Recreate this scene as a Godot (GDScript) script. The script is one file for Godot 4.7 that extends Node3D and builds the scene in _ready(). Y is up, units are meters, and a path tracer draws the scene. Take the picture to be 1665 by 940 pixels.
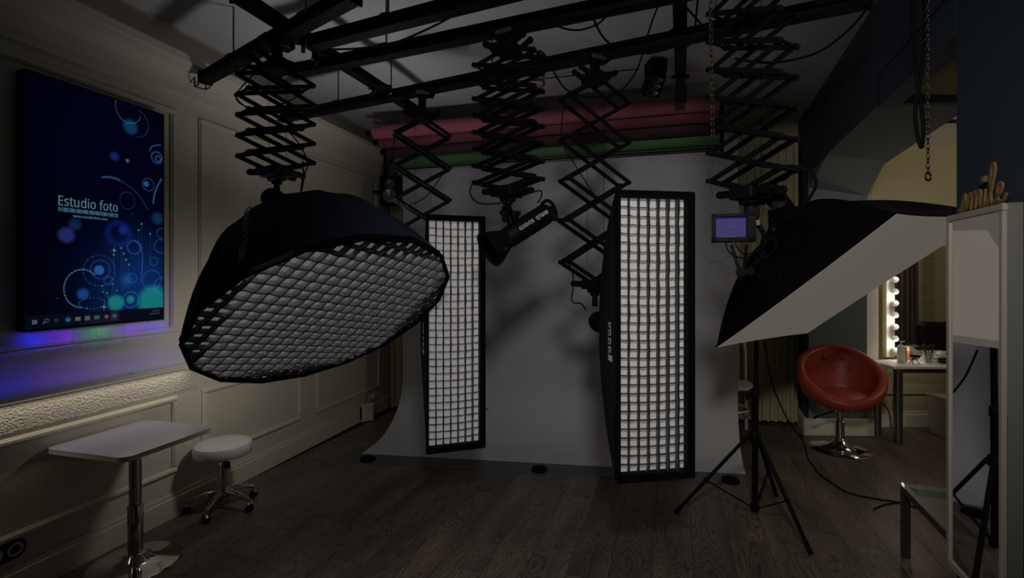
extends Node3D
# A small photo studio: scissor pantographs on ceiling rails, softboxes, a paper backdrop and a make-up corner.
# World: metres, y up, the camera looks along -z. P(px, py, depth) turns a sight line of the photograph and a depth into a point.

const F := 815.0
const EYE := 1.4
const EXPO := 0.2
const ROOM_H := 2.85
const LEFT_D := 2.64          # distance of the left wall from the origin along its normal
const RIGHT_C := 0.94        # right wall: x = RIGHT_C + 0.3776 * depth

var M := {}
var used := {}
var rng := RandomNumberGenerator.new()
var cam_at := Vector3(0, EYE, 0)
var TL: Transform3D           # left wall: x away from the camera, y up, z into the room
var TR: Transform3D           # right wall: x towards the camera, y up, z into the room
var TB: Transform3D           # back wall: x to the right, y up, z into the room


# ------------------------------------------------------------------ mesh building
class B:
	var st := SurfaceTool.new()
	var n := 0
	func _init() -> void:
		st.begin(Mesh.PRIMITIVE_TRIANGLES)
		st.set_smooth_group(-1)
	func smooth(g: int) -> void:
		st.set_smooth_group(g)
	func tri(a: Vector3, b: Vector3, c: Vector3) -> void:      # counter-clockwise seen from outside
		st.add_vertex(a); st.add_vertex(c); st.add_vertex(b)
	func quad(a: Vector3, b: Vector3, c: Vector3, d: Vector3) -> void:
		tri(a, b, c); tri(a, c, d)
	func quv(p: Array, uv: Array) -> void:
		for k in [0, 2, 1, 0, 3, 2]:
			st.set_uv(uv[k]); st.add_vertex(p[k])
	func out_tri(a: Vector3, b: Vector3, c: Vector3, m: Vector3) -> void:
		if (b - a).cross(c - a).dot((a + b + c) / 3.0 - m) >= 0.0:
			tri(a, b, c)
		else:
			tri(a, c, b)
	func out_quad(a: Vector3, b: Vector3, c: Vector3, d: Vector3, m: Vector3) -> void:
		out_tri(a, b, c, m); out_tri(a, c, d, m)
	func box(c: Vector3, s: Vector3, ch := 0.0, bs := Basis.IDENTITY) -> void:
		st.set_smooth_group(-1)
		var h := s / 2.0
		var v := {}
		for i in 8:
			var sg := Vector3(1 if i & 1 else -1, 1 if i & 2 else -1, 1 if i & 4 else -1)
			for ax in 3:
				var q := Vector3(h.x - ch, h.y - ch, h.z - ch)
				q[ax] = h[ax]
				v[i * 3 + ax] = c + bs * (q * sg)
		for ax in 3:
			var e1 := 1 << ((ax + 1) % 3)
			var e2 := 1 << ((ax + 2) % 3)
			for sd in [0, 1 << ax]:
				out_quad(v[sd * 3 + ax], v[(sd | e1) * 3 + ax], v[(sd | e1 | e2) * 3 + ax], v[(sd | e2) * 3 + ax], c)
		if ch > 0.0:
			for ax in 3:
				var b1 := (ax + 1) % 3
				var b2 := (ax + 2) % 3
				for s1 in [0, 1 << b1]:
					for s2 in [0, 1 << b2]:
						var i: int = s1 | s2
						var j: int = i | (1 << ax)
						out_quad(v[i * 3 + b1], v[j * 3 + b1], v[j * 3 + b2], v[i * 3 + b2], c)
			for i in 8:
				out_tri(v[i * 3], v[i * 3 + 1], v[i * 3 + 2], c)
	func bar(a: Vector3, b: Vector3, w: float, h: float, ch := 0.0, up := Vector3.UP) -> void:   # w across, h along up
		var z := (b - a).normalized()
		var x := up.cross(z)
		if x.length() < 0.01:
			x = Vector3.RIGHT.cross(z)
		x = x.normalized()
		box((a + b) / 2.0, Vector3(w, h, a.distance_to(b)), ch, Basis(x, z.cross(x), z))
	func tube(pts: Array, r, sides := 8, caps := true) -> void:
		var k := pts.size()
		var t := []
		for i in k:
			var p: Vector3 = pts[mini(i + 1, k - 1)] - pts[maxi(i - 1, 0)]
			t.append(p.normalized())
		var x: Vector3 = t[0].cross(Vector3.UP)
		if x.length() < 0.05:
			x = t[0].cross(Vector3.RIGHT)
		x = x.normalized()
		var rings := []
		for i in k:
			x = (x - t[i] * x.dot(t[i])).normalized()
			var y: Vector3 = t[i].cross(x)
			var rr: float = r[i] if r is Array else r
			var ring := []
			for j in sides:
				var an := TAU * j / sides
				ring.append(pts[i] + (x * cos(an) + y * sin(an)) * rr)
			rings.append(ring)
		st.set_smooth_group(1)
		for i in k - 1:
			for j in sides:
				var j2 := (j + 1) % sides
				quad(rings[i][j], rings[i][j2], rings[i + 1][j2], rings[i + 1][j])
		if caps:
			st.set_smooth_group(-1)
			for j in sides:
				var j2 := (j + 1) % sides
				tri(pts[0], rings[0][j2], rings[0][j])
				tri(pts[k - 1], rings[k - 1][j], rings[k - 1][j2])
		st.set_smooth_group(-1)
	func rod(a: Vector3, b: Vector3, r: float, sides := 12) -> void:
		tube([a, b], r, sides)
	func lathe(prof: Array, segs := 32, xf := Transform3D.IDENTITY) -> void:   # prof: Vector2(radius, height), bottom to top
		var g := 10
		for i in prof.size() - 1:
			if i > 0:
				var d0: Vector2 = (prof[i] - prof[i - 1]).normalized()
				var d1: Vector2 = (prof[i + 1] - prof[i]).normalized()
				if d0.dot(d1) < 0.8:
					g += 1
			st.set_smooth_group(g)
			for j in segs:
				var a0 := TAU * j / segs
				var a1 := TAU * (j + 1) / segs
				var p := []
				for q in [[prof[i], a0], [prof[i + 1], a0], [prof[i + 1], a1], [prof[i], a1]]:
					p.append(xf * Vector3(q[0].x * cos(q[1]), q[0].y, q[0].x * sin(q[1])))
				if prof[i + 1].x > 1e-5:
					tri(p[0], p[1], p[2])
				if prof[i].x > 1e-5:
					tri(p[0], p[2], p[3])
		st.set_smooth_group(-1)
	func grid(rows: Array, flip := false, wrap := false) -> void:      # rows of points; (next row) x (next column) faces out
		st.set_smooth_group(1)
		for i in rows.size() - 1:
			var m: int = rows[i].size()
			for j in (m if wrap else m - 1):
				var k := (j + 1) % m
				if flip:
					quad(rows[i][j], rows[i][k], rows[i + 1][k], rows[i + 1][j])
				else:
					quad(rows[i][j], rows[i + 1][j], rows[i + 1][k], rows[i][k])
		st.set_smooth_group(-1)
	func prism(poly: Array, depth: float, xf := Transform3D.IDENTITY) -> void:   # polygon in x, y; from z = 0 to z = depth
		st.set_smooth_group(-1)
		var pk := PackedVector2Array(poly)
		if Geometry2D.is_polygon_clockwise(pk):
			pk.reverse()
		var ix := Geometry2D.triangulate_polygon(pk)
		for i in range(0, ix.size(), 3):
			var a := pk[ix[i]]
			var b := pk[ix[i + 1]]
			var c := pk[ix[i + 2]]
			if (b - a).cross(c - a) < 0:
				var t := b
				b = c
				c = t
			tri(xf * Vector3(a.x, a.y, depth), xf * Vector3(b.x, b.y, depth), xf * Vector3(c.x, c.y, depth))
			tri(xf * Vector3(a.x, a.y, 0), xf * Vector3(c.x, c.y, 0), xf * Vector3(b.x, b.y, 0))
		for i in pk.size():
			var a := pk[i]
			var b := pk[(i + 1) % pk.size()]
			quad(xf * Vector3(a.x, a.y, 0), xf * Vector3(b.x, b.y, 0), xf * Vector3(b.x, b.y, depth), xf * Vector3(a.x, a.y, depth))
	func ball(c: Vector3, r: float, segs := 16, sc := Vector3.ONE, bs := Basis.IDENTITY) -> void:
		var prof := []
		var nn := segs / 2
		for i in nn + 1:
			var a := -PI / 2 + PI * i / nn
			prof.append(Vector2(maxf(0.0, cos(a) * r), sin(a) * r))
		lathe(prof, segs, Transform3D(bs * Basis.from_scale(sc), c))
	func ring(c: Vector3, bs: Basis, R: float, r: float, segs := 24, sides := 8, sx := 1.0) -> void:   # torus in the x, y plane of bs
		var rows := []
		for i in segs + 1:
			var a := TAU * i / segs
			var row := []
			for j in sides:
				var b := TAU * j / sides
				row.append(c + bs * Vector3(sx * cos(a) * (R + r * cos(b)), sin(a) * (R + r * cos(b)), r * sin(b)))
			rows.append(row)
		grid(rows, false, true)
	func mesh() -> ArrayMesh:
		st.generate_normals()
		return st.commit()


# ------------------------------------------------------------------ naming and placing
func P(px: float, py: float, d: float) -> Vector3:
	return Vector3((px - 832.5) / F * d, EYE + (447.0 - py) / F * d, -d)

func G(px: float, py: float) -> Vector3:                       # the floor point on a sight line
	return P(px, py, F * EYE / (py - 447.0))

func L_s(px: float, out := 0.0) -> float:                      # left wall: distance along it for a photo column
	var u := (px - 832.5) / F
	return (LEFT_D - out) / (0.2583 - 0.9661 * u) * (0.2583 * u + 0.9661)

func L_y(px: float, py: float, out := 0.0) -> float:
	var u := (px - 832.5) / F
	return EYE + (447.0 - py) / F * (LEFT_D - out) / (0.2583 - 0.9661 * u)

func R_x(d: float, off := 0.0) -> float:                       # right wall: local x at a depth
	var x := RIGHT_C - off * 1.069 + 0.3776 * d
	return -(0.3532 * x + 0.9355 * d)

func numbered(n: String) -> String:
	var k: int = used.get(n, -1) + 1
	used[n] = k
	return n if k == 0 else "%s_%03d" % [n, k]

func tag(o: Node, label: String, cat: String, group := "") -> Node:
	o.set_meta("label", label)
	o.set_meta("category", cat)
	if group != "":
		o.set_meta("group", group)
	return o

func thing(n: String, label: String, cat: String, xf: Transform3D, group := "") -> Node3D:
	var o := Node3D.new()
	o.name = numbered(n)
	o.transform = xf
	add_child(o)
	tag(o, label, cat, group)
	return o

func at(p: Vector3, yaw := 0.0) -> Transform3D:
	return Transform3D(Basis(Vector3.UP, yaw), p)

func put(parent: Node, n: String, m: Mesh, mat: Material, xf := Transform3D.IDENTITY) -> MeshInstance3D:
	var o := MeshInstance3D.new()
	o.name = n
	o.mesh = m
	o.material_override = mat
	o.transform = xf
	parent.add_child(o, true)
	return o

func part(parent: Node, n: String, b: B, mat: Material) -> MeshInstance3D:
	return put(parent, n, b.mesh(), mat)

func solo(n: String, label: String, cat: String, m: Mesh, mat: Material, xf: Transform3D, group := "") -> MeshInstance3D:
	var o := put(self, numbered(n), m, mat, xf)
	tag(o, label, cat, group)
	return o

func structure(n: String, m: Mesh, mat: Material, xf := Transform3D.IDENTITY) -> MeshInstance3D:
	var o := put(self, n, m, mat, xf)
	o.set_meta("kind", "structure")
	return o

func curve(pts: Array, step := 6) -> Array:                    # Catmull-Rom through the points
	var o := []
	for i in pts.size() - 1:
		var a = pts[maxi(i - 1, 0)]
		var b = pts[i]
		var c = pts[i + 1]
		var d = pts[mini(i + 2, pts.size() - 1)]
		for k in step:
			var t := float(k) / step
			o.append(0.5 * (2.0 * b + (c - a) * t + (2.0 * a - 5.0 * b + 4.0 * c - d) * t * t + (3.0 * b - a - 3.0 * c + d) * t * t * t))
	o.append(pts[pts.size() - 1])
	return o

func cable(n: String, label: String, pts: Array, r: float, mat: Material, cat := "cable") -> void:   # pts: [px, py, depth] or Vector3
	var w := []
	for p in pts:
		w.append(p if p is Vector3 else P(p[0], p[1], p[2]))
	var base: Vector3 = w[0]
	var c := curve(w, 7)
	for i in c.size():
		c[i].y = maxf(c[i].y, r + 0.001)
		c[i] -= base
	var b := B.new()
	b.tube(c, r, 6)
	solo(n, label, cat, b.mesh(), mat, at(base))

func wire(parent: Node3D, n: String, pts: Array, r: float, mat: Material) -> void:          # a cable that is part of a thing; points in the world
	var inv := parent.transform.affine_inverse()
	var w := []
	for p in pts:
		w.append(inv * (p if p is Vector3 else P(p[0], p[1], p[2])))
	var b := B.new()
	b.tube(curve(w, 6), r, 6)
	part(parent, n, b, mat)

func letters(parent: Node3D, n: String, s: String, size: float, mat: Material, xf: Transform3D, font := "Droid Sans", depth := 0.002, bold := false) -> MeshInstance3D:
	var t := TextMesh.new()
	var f := SystemFont.new()
	f.font_names = PackedStringArray([font])
	if bold:
		f.font_weight = 700
	t.font = f
	t.text = s
	t.font_size = 48
	t.pixel_size = size / 48.0
	t.depth = depth
	t.curve_step = 4.0
	return put(parent, n, t, mat, xf)

func area_light(n: String, xf: Transform3D, size: Vector2, energy: float, c: Color, parent: Node = null) -> void:
	var a := AreaLight3D.new()
	a.name = n
	a.area_size = size
	a.area_normalize_energy = true
	a.area_range = 20.0
	a.area_attenuation = 2.0
	a.light_energy = energy
	a.light_color = c
	a.shadow_enabled = true
	a.transform = xf
	(parent if parent else self).add_child(a, true)

func spot(n: String, xf: Transform3D, energy: float, cone: float, size: float, c: Color, parent: Node) -> void:
	var sp := SpotLight3D.new()
	sp.name = n
	sp.light_energy = energy
	sp.light_color = c
	sp.light_size = size
	sp.spot_angle = cone
	sp.spot_angle_attenuation = 1.0
	sp.spot_range = 25.0
	sp.spot_attenuation = 2.0
	sp.shadow_enabled = true
	sp.transform = xf
	parent.add_child(sp, true)

func omni(n: String, p: Vector3, energy: float, c: Color, size := 0.05, parent: Node = null) -> void:
	var a := OmniLight3D.new()
	a.name = n
	a.light_energy = energy
	a.light_color = c
	a.light_size = size
	a.omni_range = 20.0
	a.omni_attenuation = 2.0
	a.shadow_enabled = true
	a.position = p
	(parent if parent else self).add_child(a, true)

func face_to(z: Vector3, up := Vector3.UP) -> Basis:           # a basis whose +z is z
	z = z.normalized()
	var x := up.cross(z).normalized()
	return Basis(x, z.cross(x), z)


# ------------------------------------------------------------------ materials
func mat(n: String, c: Color, rough := 0.8, metal := 0.0) -> StandardMaterial3D:
	var m := StandardMaterial3D.new()
	m.resource_name = n
	m.albedo_color = c
	m.roughness = rough
	m.metallic = metal
	M[n] = m
	return m

func glow(n: String, shown: Color, c := Color(0.8, 0.8, 0.8)) -> StandardMaterial3D:   # a lamp or screen that reads as the colour shown
	var m := mat(n, c, 0.6)
	m.emission_enabled = true
	m.emission = shown
	m.emission_energy_multiplier = 1.0 / EXPO
	return m

func relief(m: StandardMaterial3D, freq: float, cm: float, scale := 1.0, seed_ := 1) -> void:
	var nz := FastNoiseLite.new()
	nz.seed = seed_
	nz.frequency = freq
	nz.fractal_octaves = 4
	var t := NoiseTexture2D.new()
	t.width = 512
	t.height = 512
	t.seamless = true
	t.noise = nz
	m.heightmap_enabled = true
	m.heightmap_texture = t
	m.heightmap_scale = cm
	m.uv1_triplanar = true
	m.uv1_world_triplanar = true
	m.uv1_scale = Vector3.ONE * scale

func tint_noise(m: StandardMaterial3D, a: Color, b: Color, freq: float, scale := 1.0, seed_ := 3) -> void:
	var nz := FastNoiseLite.new()
	nz.seed = seed_
	nz.frequency = freq
	nz.fractal_octaves = 3
	var g := Gradient.new()
	g.set_color(0, a)
	g.set_color(1, b)
	var t := NoiseTexture2D.new()
	t.width = 256
	t.height = 256
	t.seamless = true
	t.noise = nz
	t.color_ramp = g
	m.albedo_texture = t
	m.albedo_color = Color.WHITE
	m.uv1_triplanar = true
	m.uv1_world_triplanar = true
	m.uv1_scale = Vector3.ONE * scale

func wood_texture(seed_: int, dark: Color, light: Color) -> ImageTexture:
	var w := 256
	var h := 1024
	var im := Image.create(w, h, false, Image.FORMAT_RGB8)
	var lo := FastNoiseLite.new()
	lo.seed = seed_
	lo.frequency = 0.006
	lo.fractal_octaves = 2
	var hi := FastNoiseLite.new()
	hi.seed = seed_ + 7
	hi.frequency = 0.05
	hi.fractal_octaves = 3
	for y in h:
		for x in w:
			var k := lo.get_noise_2d(x * 1.6, y * 0.28)
			var ringv := 0.5 + 0.5 * sin(k * 62.0 + x * 0.05)
			ringv = pow(ringv, 3.0)
			var fine := hi.get_noise_2d(x * 6.0, y * 0.16) * 0.5 + 0.5
			var tone := clampf(0.55 - 0.36 * ringv + (fine - 0.5) * 0.55 + k * 0.3, 0.0, 1.0)
			im.set_pixel(x, y, dark.lerp(light, tone))
	return ImageTexture.create_from_image(im)

func make_materials() -> void:
	var m := mat("cream wall paint", Color(0.83, 0.81, 0.75), 0.75)
	relief(m, 0.02, 0.06, 1.5, 2)
	m = mat("cream trim paint", Color(0.85, 0.83, 0.77), 0.55)
	m = mat("stucco", Color(0.84, 0.82, 0.78), 0.85)
	relief(m, 0.045, 1.1, 3.0, 5)
	m = mat("ceiling paint", Color(0.74, 0.74, 0.765), 0.85)
	m = mat("blue wall paint", Color(0.19, 0.25, 0.31), 0.7)
	relief(m, 0.03, 0.04, 2.0, 8)
	mat("pillar paint", Color(0.43, 0.50, 0.53), 0.7)
	mat("grey blue paint", Color(0.48, 0.53, 0.54), 0.75)
	mat("beige wall paint", Color(0.80, 0.76, 0.62), 0.8)
	mat("white paint", Color(0.88, 0.87, 0.84), 0.5)
	mat("dark gap", Color(0.1, 0.09, 0.08), 0.9)
	mat("black metal", Color(0.05, 0.052, 0.06), 0.55)
	mat("black rail", Color(0.04, 0.04, 0.046), 0.55)
	mat("black plastic", Color(0.06, 0.06, 0.068), 0.5)
	mat("black rubber", Color(0.05, 0.05, 0.055), 0.7)
	mat("grey metal", Color(0.45, 0.45, 0.46), 0.35, 0.8)
	mat("steel", Color(0.6, 0.6, 0.6), 0.3, 1.0)
	mat("chrome", Color(0.82, 0.82, 0.83), 0.08, 1.0)
	for k in ["black metal", "black rail", "black plastic", "black rubber"]:
		M[k].metallic_specular = 0.22
	mat("label white", Color(0.75, 0.75, 0.75), 0.6)
	m = mat("black softbox cloth", Color(0.19, 0.225, 0.29), 0.9)
	m.metallic_specular = 0.2
	mat("strip box cloth", Color(0.125, 0.127, 0.14), 0.9).metallic_specular = 0.2
	mat("black trim cloth", Color(0.05, 0.05, 0.058), 0.95).metallic_specular = 0.2
	m = mat("grid cloth", Color(0.33, 0.33, 0.33), 0.95)
	m.backlight_enabled = true
	m.backlight = Color(0.25, 0.25, 0.25)
	m.vertex_color_use_as_albedo = true
	m = mat("strip grid cloth", Color(0.22, 0.22, 0.215), 0.95)
	m.vertex_color_use_as_albedo = true
	glow("octabox diffuser", Color(0.335, 0.33, 0.33))
	glow("strip diffuser", Color(0.375, 0.37, 0.37))
	glow("softbox diffuser", Color(0.33, 0.312, 0.288))
	m = mat("paper", Color(0.71, 0.715, 0.735), 0.9)
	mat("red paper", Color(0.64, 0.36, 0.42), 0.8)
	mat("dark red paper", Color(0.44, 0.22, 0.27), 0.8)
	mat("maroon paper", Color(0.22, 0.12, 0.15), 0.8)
	mat("green paper", Color(0.31, 0.45, 0.31), 0.8)
	mat("strip vinyl", Color(0.33, 0.34, 0.37), 0.6)
	mat("curtain cloth", Color(0.72, 0.70, 0.56), 0.9)
	mat("grey curtain", Color(0.52, 0.48, 0.44), 0.9)
	m = mat("table laminate", Color(0.66, 0.66, 0.73), 0.3)  # bluish glow of the coloured strips put into the tabletop colour
	m = mat("white leather", Color(0.83, 0.82, 0.83), 0.4)
	m = mat("red leather", Color(0.64, 0.25, 0.20), 0.38)
	relief(m, 0.12, 0.05, 4.0, 11)
	mat("gilt wood", Color(0.52, 0.42, 0.27), 0.6)
	mat("mirror frame", Color(0.72, 0.69, 0.65), 0.5)
	mat("mirror side", Color(0.50, 0.50, 0.47), 0.6)
	mat("mirror glass", Color(0.9, 0.9, 0.9), 0.0, 1.0)
	m = mat("clear glass", Color(0.75, 0.85, 0.82, 0.12), 0.03)
	m.transparency = BaseMaterial3D.TRANSPARENCY_ALPHA
	m.metallic_specular = 0.35
	m = mat("sign acrylic", Color(0.8, 0.9, 0.88, 0.10), 0.04)
	m.transparency = BaseMaterial3D.TRANSPARENCY_ALPHA
	m.metallic_specular = 0.08
	m = mat("jar glass", Color(0.8, 0.85, 0.85, 0.25), 0.05)
	m.transparency = BaseMaterial3D.TRANSPARENCY_ALPHA
	mat("table metal", Color(0.40, 0.40, 0.39), 0.35, 0.85)
	mat("bin plastic", Color(0.78, 0.76, 0.70), 0.5)
	mat("black leather", Color(0.07, 0.07, 0.07), 0.45)
	mat("brass", Color(0.33, 0.31, 0.26), 0.4, 0.9)
	mat("bristle", Color(0.12, 0.09, 0.07), 0.9)
	mat("skin tone plastic", Color(0.7, 0.5, 0.38), 0.5)
	mat("wood top", Color(0.5, 0.4, 0.3), 0.6)
	mat("dial red", Color(0.27, 0.09, 0.08), 0.5)
	for k in 4:
		m = mat("floor wood %d" % k, Color.from_hsv(0.08, 0.05, [0.93, 1.0, 0.86, 0.96][k]), 0.46)
		if k < 2:
			m.albedo_texture = wood_texture(40 + k * 13, Color(0.26, 0.235, 0.215), Color(0.58, 0.54, 0.505))
		else:
			m.albedo_texture = M["floor wood %d" % (k - 2)].albedo_texture


# ------------------------------------------------------------------ scene
func _ready() -> void:
	rng.seed = 7
	# camera, environment and exposure
	var cam := Camera3D.new()
	cam.name = "camera"
	cam.projection = Camera3D.PROJECTION_FRUSTUM
	cam.near = 0.05
	cam.far = 60.0
	cam.size = 0.05 * 940.0 / F
	cam.frustum_offset = Vector2(0, -0.05 * 23.0 / F)
	cam.position = Vector3(0, EYE, 0)
	add_child(cam)
	var we := WorldEnvironment.new()
	we.name = "environment"
	var env := Environment.new()
	env.background_mode = Environment.BG_COLOR
	env.background_color = Color(0, 0, 0)
	env.tonemap_mode = Environment.TONE_MAPPER_LINEAR
	env.tonemap_exposure = EXPO
	env.sdfgi_enabled = true
	env.ssao_enabled = true
	env.ssil_enabled = true
	we.environment = env
	add_child(we)
	TL = Transform3D(Basis(Vector3(0.2583, 0, -0.9661), Vector3.UP, Vector3(0.9661, 0, 0.2583)), Vector3(-0.9661, 0, -0.2583) * LEFT_D)
	TR = Transform3D(Basis(Vector3(-0.3532, 0, 0.9355), Vector3.UP, Vector3(-0.9355, 0, -0.3532)), Vector3(0.9355, 0, 0.3532) * RIGHT_C / 1.069)
	TB = Transform3D(Basis(Vector3(0.985, 0, 0.1715), Vector3.UP, Vector3(-0.1715, 0, 0.985)), Vector3(-1.3, 0, -5.5))
	make_materials()
	unseen_lamps()
	build_floor()
	build_walls()
	build_makeup_room()
	build_left_wall_trim()
	build_rails()
	build_backdrop()
	build_octabox()
	build_strip_boxes()
	build_big_softbox()
	build_pantographs()
	build_bowl_flash()
	build_monitor()
	build_tv()
	build_table_and_stool()
	build_red_chair()
	build_mirror()
	build_glass_table()
	build_dressing_table()
	build_back_details()
	build_cables()


func unseen_lamps() -> void:
	# unseen lamps: a ceiling lamp in the make-up room, a dish lamp beside the camera
	var t0 := thing("unseen_ceiling_lamp", "unseen round ceiling lamp placed to light the make-up room", "lamp", at(Vector3(4.2, 2.45, -2.6)))
	var b0 := B.new()
	b0.lathe([Vector2(0.0, -0.06), Vector2(0.07, -0.05), Vector2(0.12, -0.02), Vector2(0.14, 0.03), Vector2(0.13, 0.07)], 24)
	part(t0, "lamp_globe", b0, M["softbox diffuser"])
	b0 = B.new()
	b0.lathe([Vector2(0.0, 0.07), Vector2(0.15, 0.07), Vector2(0.15, 0.155), Vector2(0.0, 0.155)], 24)
	part(t0, "mounting_plate", b0, M["white paint"])
	omni("lamp_light", Vector3(0, -0.16, 0), 1.9, Color(1.0, 0.95, 0.86), 0.12, t0)
	unseen_dish_lamp("unseen wide dish lamp on a tall black stand, placed to light the right side", Vector3(0.1, 2.3, 0.05), Vector3(1.35, 0.9, -4.2), 41.0, 12.0)
	# three unseen lamps placed behind the softboxes to light the ceiling and left wall
	for k in 3:
		var p: Vector3 = [Vector3(-0.85, 1.47, -3.0), Vector3(0.60, 1.57, -2.48), Vector3(-1.17, 1.07, -2.75)][k]
		var aim: Vector3 = [Vector3(0.06, 1, -0.15), Vector3(0, 1, -0.12), Vector3(-0.75, -0.3, -0.5)][k].normalized()
		var hold: Vector3 = [Vector3(-0.50, 1.20, -3.12), Vector3(0.47, 1.25, -2.62), Vector3(-1.16, 1.70, -2.46)][k]
		var t := thing("unseen_lamp", ["unseen up-light on an arm behind the round softbox, placed to light the ceiling", "unseen up-light behind the right strip softbox, placed to light the ceiling", "unseen lamp on an arm behind the round softbox, placed to light the left wall"][k], "lamp", at(p))
		var tf := Transform3D(face_to(aim, Vector3(0.3, 0.2, 1)) * Basis(Vector3.RIGHT, PI / 2), Vector3.ZERO)
		var b := B.new()
		b.lathe([Vector2(0.0, -0.07), Vector2(0.022, -0.07), Vector2(0.035, -0.02), Vector2(0.042, 0.0), Vector2(0.038, 0.0), Vector2(0.02, -0.045), Vector2(0.0, -0.045)], 20, tf)
		part(t, "shade", b, M["black plastic"])
		b = B.new()
		b.ball(-aim * 0.02, 0.018, 12)
		part(t, "bulb", b, M["softbox diffuser"])
		b = B.new()
		b.rod(-aim * 0.06, hold - p, 0.006, 8)
		part(t, "arm", b, M["black metal"])
		spot("lamp_light", Transform3D(face_to(-aim, Vector3(0.3, 0.2, 1)), aim * 0.012), [2.15, 0.04, 0.8][k], [72.0, 74.0, 78.0][k], [0.10, 0.06, 0.05][k], [Color(1.0, 0.985, 0.97), Color(1.0, 0.985, 0.97), Color(1.0, 0.97, 0.93)][k], t)


func unseen_dish_lamp(label: String, pos: Vector3, target: Vector3, cone: float, energy: float) -> void:  # out of view near the camera, placed to light the right side
	var aim := (target - pos).normalized()
	var dl := thing("unseen_dish_lamp", label, "lamp", at(Vector3(pos.x, 0, pos.z + 0.1)))
	var b2 := B.new()
	b2.rod(Vector3.ZERO, Vector3(0, pos.y - 0.05, 0), 0.014, 10)
	for k in 3:
		var an := TAU * k / 3 + 0.5
		b2.rod(Vector3(0, 0.45, 0), Vector3(cos(an) * 0.36, 0.012, sin(an) * 0.36), 0.010, 8)
	part(dl, "stand", b2, M["black metal"])
	var xf := Transform3D(face_to(aim), Vector3(0, pos.y, -0.1))
	var rt := Transform3D(Basis(Vector3.RIGHT, PI / 2), Vector3.ZERO)
	b2 = B.new()
	b2.lathe([Vector2(0.0, -0.14), Vector2(0.05, -0.14), Vector2(0.05, -0.06), Vector2(0.15, 0.0), Vector2(0.155, 0.0), Vector2(0.152, 0.004), Vector2(0.04, -0.05), Vector2(0.0, -0.05)], 32, xf * rt)
	part(dl, "dish", b2, M["black plastic"])
	b2 = B.new()
	b2.lathe([Vector2(0.0, 0.0), Vector2(0.14, 0.0), Vector2(0.14, 0.002), Vector2(0.0, 0.002)], 32, xf * rt)
	part(dl, "diffuser", b2, M["softbox diffuser"])
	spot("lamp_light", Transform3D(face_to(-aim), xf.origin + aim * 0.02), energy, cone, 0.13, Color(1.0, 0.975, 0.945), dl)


func build_floor() -> void:
	var b := B.new()
	b.box(Vector3(1.6, -0.056, -1.8), Vector3(11.0, 0.1, 9.0))
	var fl := structure("floor", b.mesh(), M["dark gap"])
	var fd := Vector3(0.305, 0, -0.9524)                      # planks run away from the camera
	var bs := Basis(Vector3(0.9524, 0, 0.305), Vector3.UP, -fd)
	var meshes := []
	for k in 6:
		var q := B.new()
		var w := 0.094
		var l := 0.649
		var u0 := (k % 3) * 0.31
		var v0 := (k / 3) * 0.45 + 0.05
		var p := [Vector3(-w, 0, l), Vector3(w, 0, l), Vector3(w, 0, -l), Vector3(-w, 0, -l)]
		q.quv(p, [Vector2(u0, v0 + 0.62), Vector2(u0 + 0.36, v0 + 0.62), Vector2(u0 + 0.36, v0), Vector2(u0, v0)])
		for i in 4:
			var a: Vector3 = p[i]
			var c: Vector3 = p[(i + 1) % 4]
			var dn := Vector3(0, -0.006, 0)
			q.quv([a + dn, c + dn, c, a], [Vector2(u0, v0), Vector2(u0, v0), Vector2(u0, v0), Vector2(u0, v0)])
		meshes.append(q.mesh())
	for i in range(-14, 22):
		var shift := fposmod(i * 0.47, 1.3)
		for j in range(-1, 6):
			var a := j * 1.3 + shift
			var c := bs.x * (i * 0.19) + fd * a
			var d := -c.z
			if d < 0.4 or d > 5.9 or absf(c.x) > d * 1.15 + 1.0 or c.x < -(2.9 - 0.267 * d) or c.x > 5.6:
				continue
			c.y = rng.randf_range(-0.0004, 0.0004)
			put(fl, "plank", meshes[rng.randi() % 6], M["floor wood %d" % (rng.randi() % 4)], Transform3D(bs, c))


func plan(poly: Array, y0: float, y1: float) -> B:             # a block over a floor outline given as [x, depth]
	var b := B.new()
	var q := []
	for p in poly:
		q.append(Vector2(p[0], p[1]))
	b.prism(q, y1 - y0, Transform3D(Basis(Vector3(1, 0, 0), Vector3(0, 0, -1), Vector3(0, 1, 0)), Vector3(0, y0, 0)))
	return b

func W(d: float, off := 0.0) -> float:
	return RIGHT_C + off * 1.069 + 0.3776 * d

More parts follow.
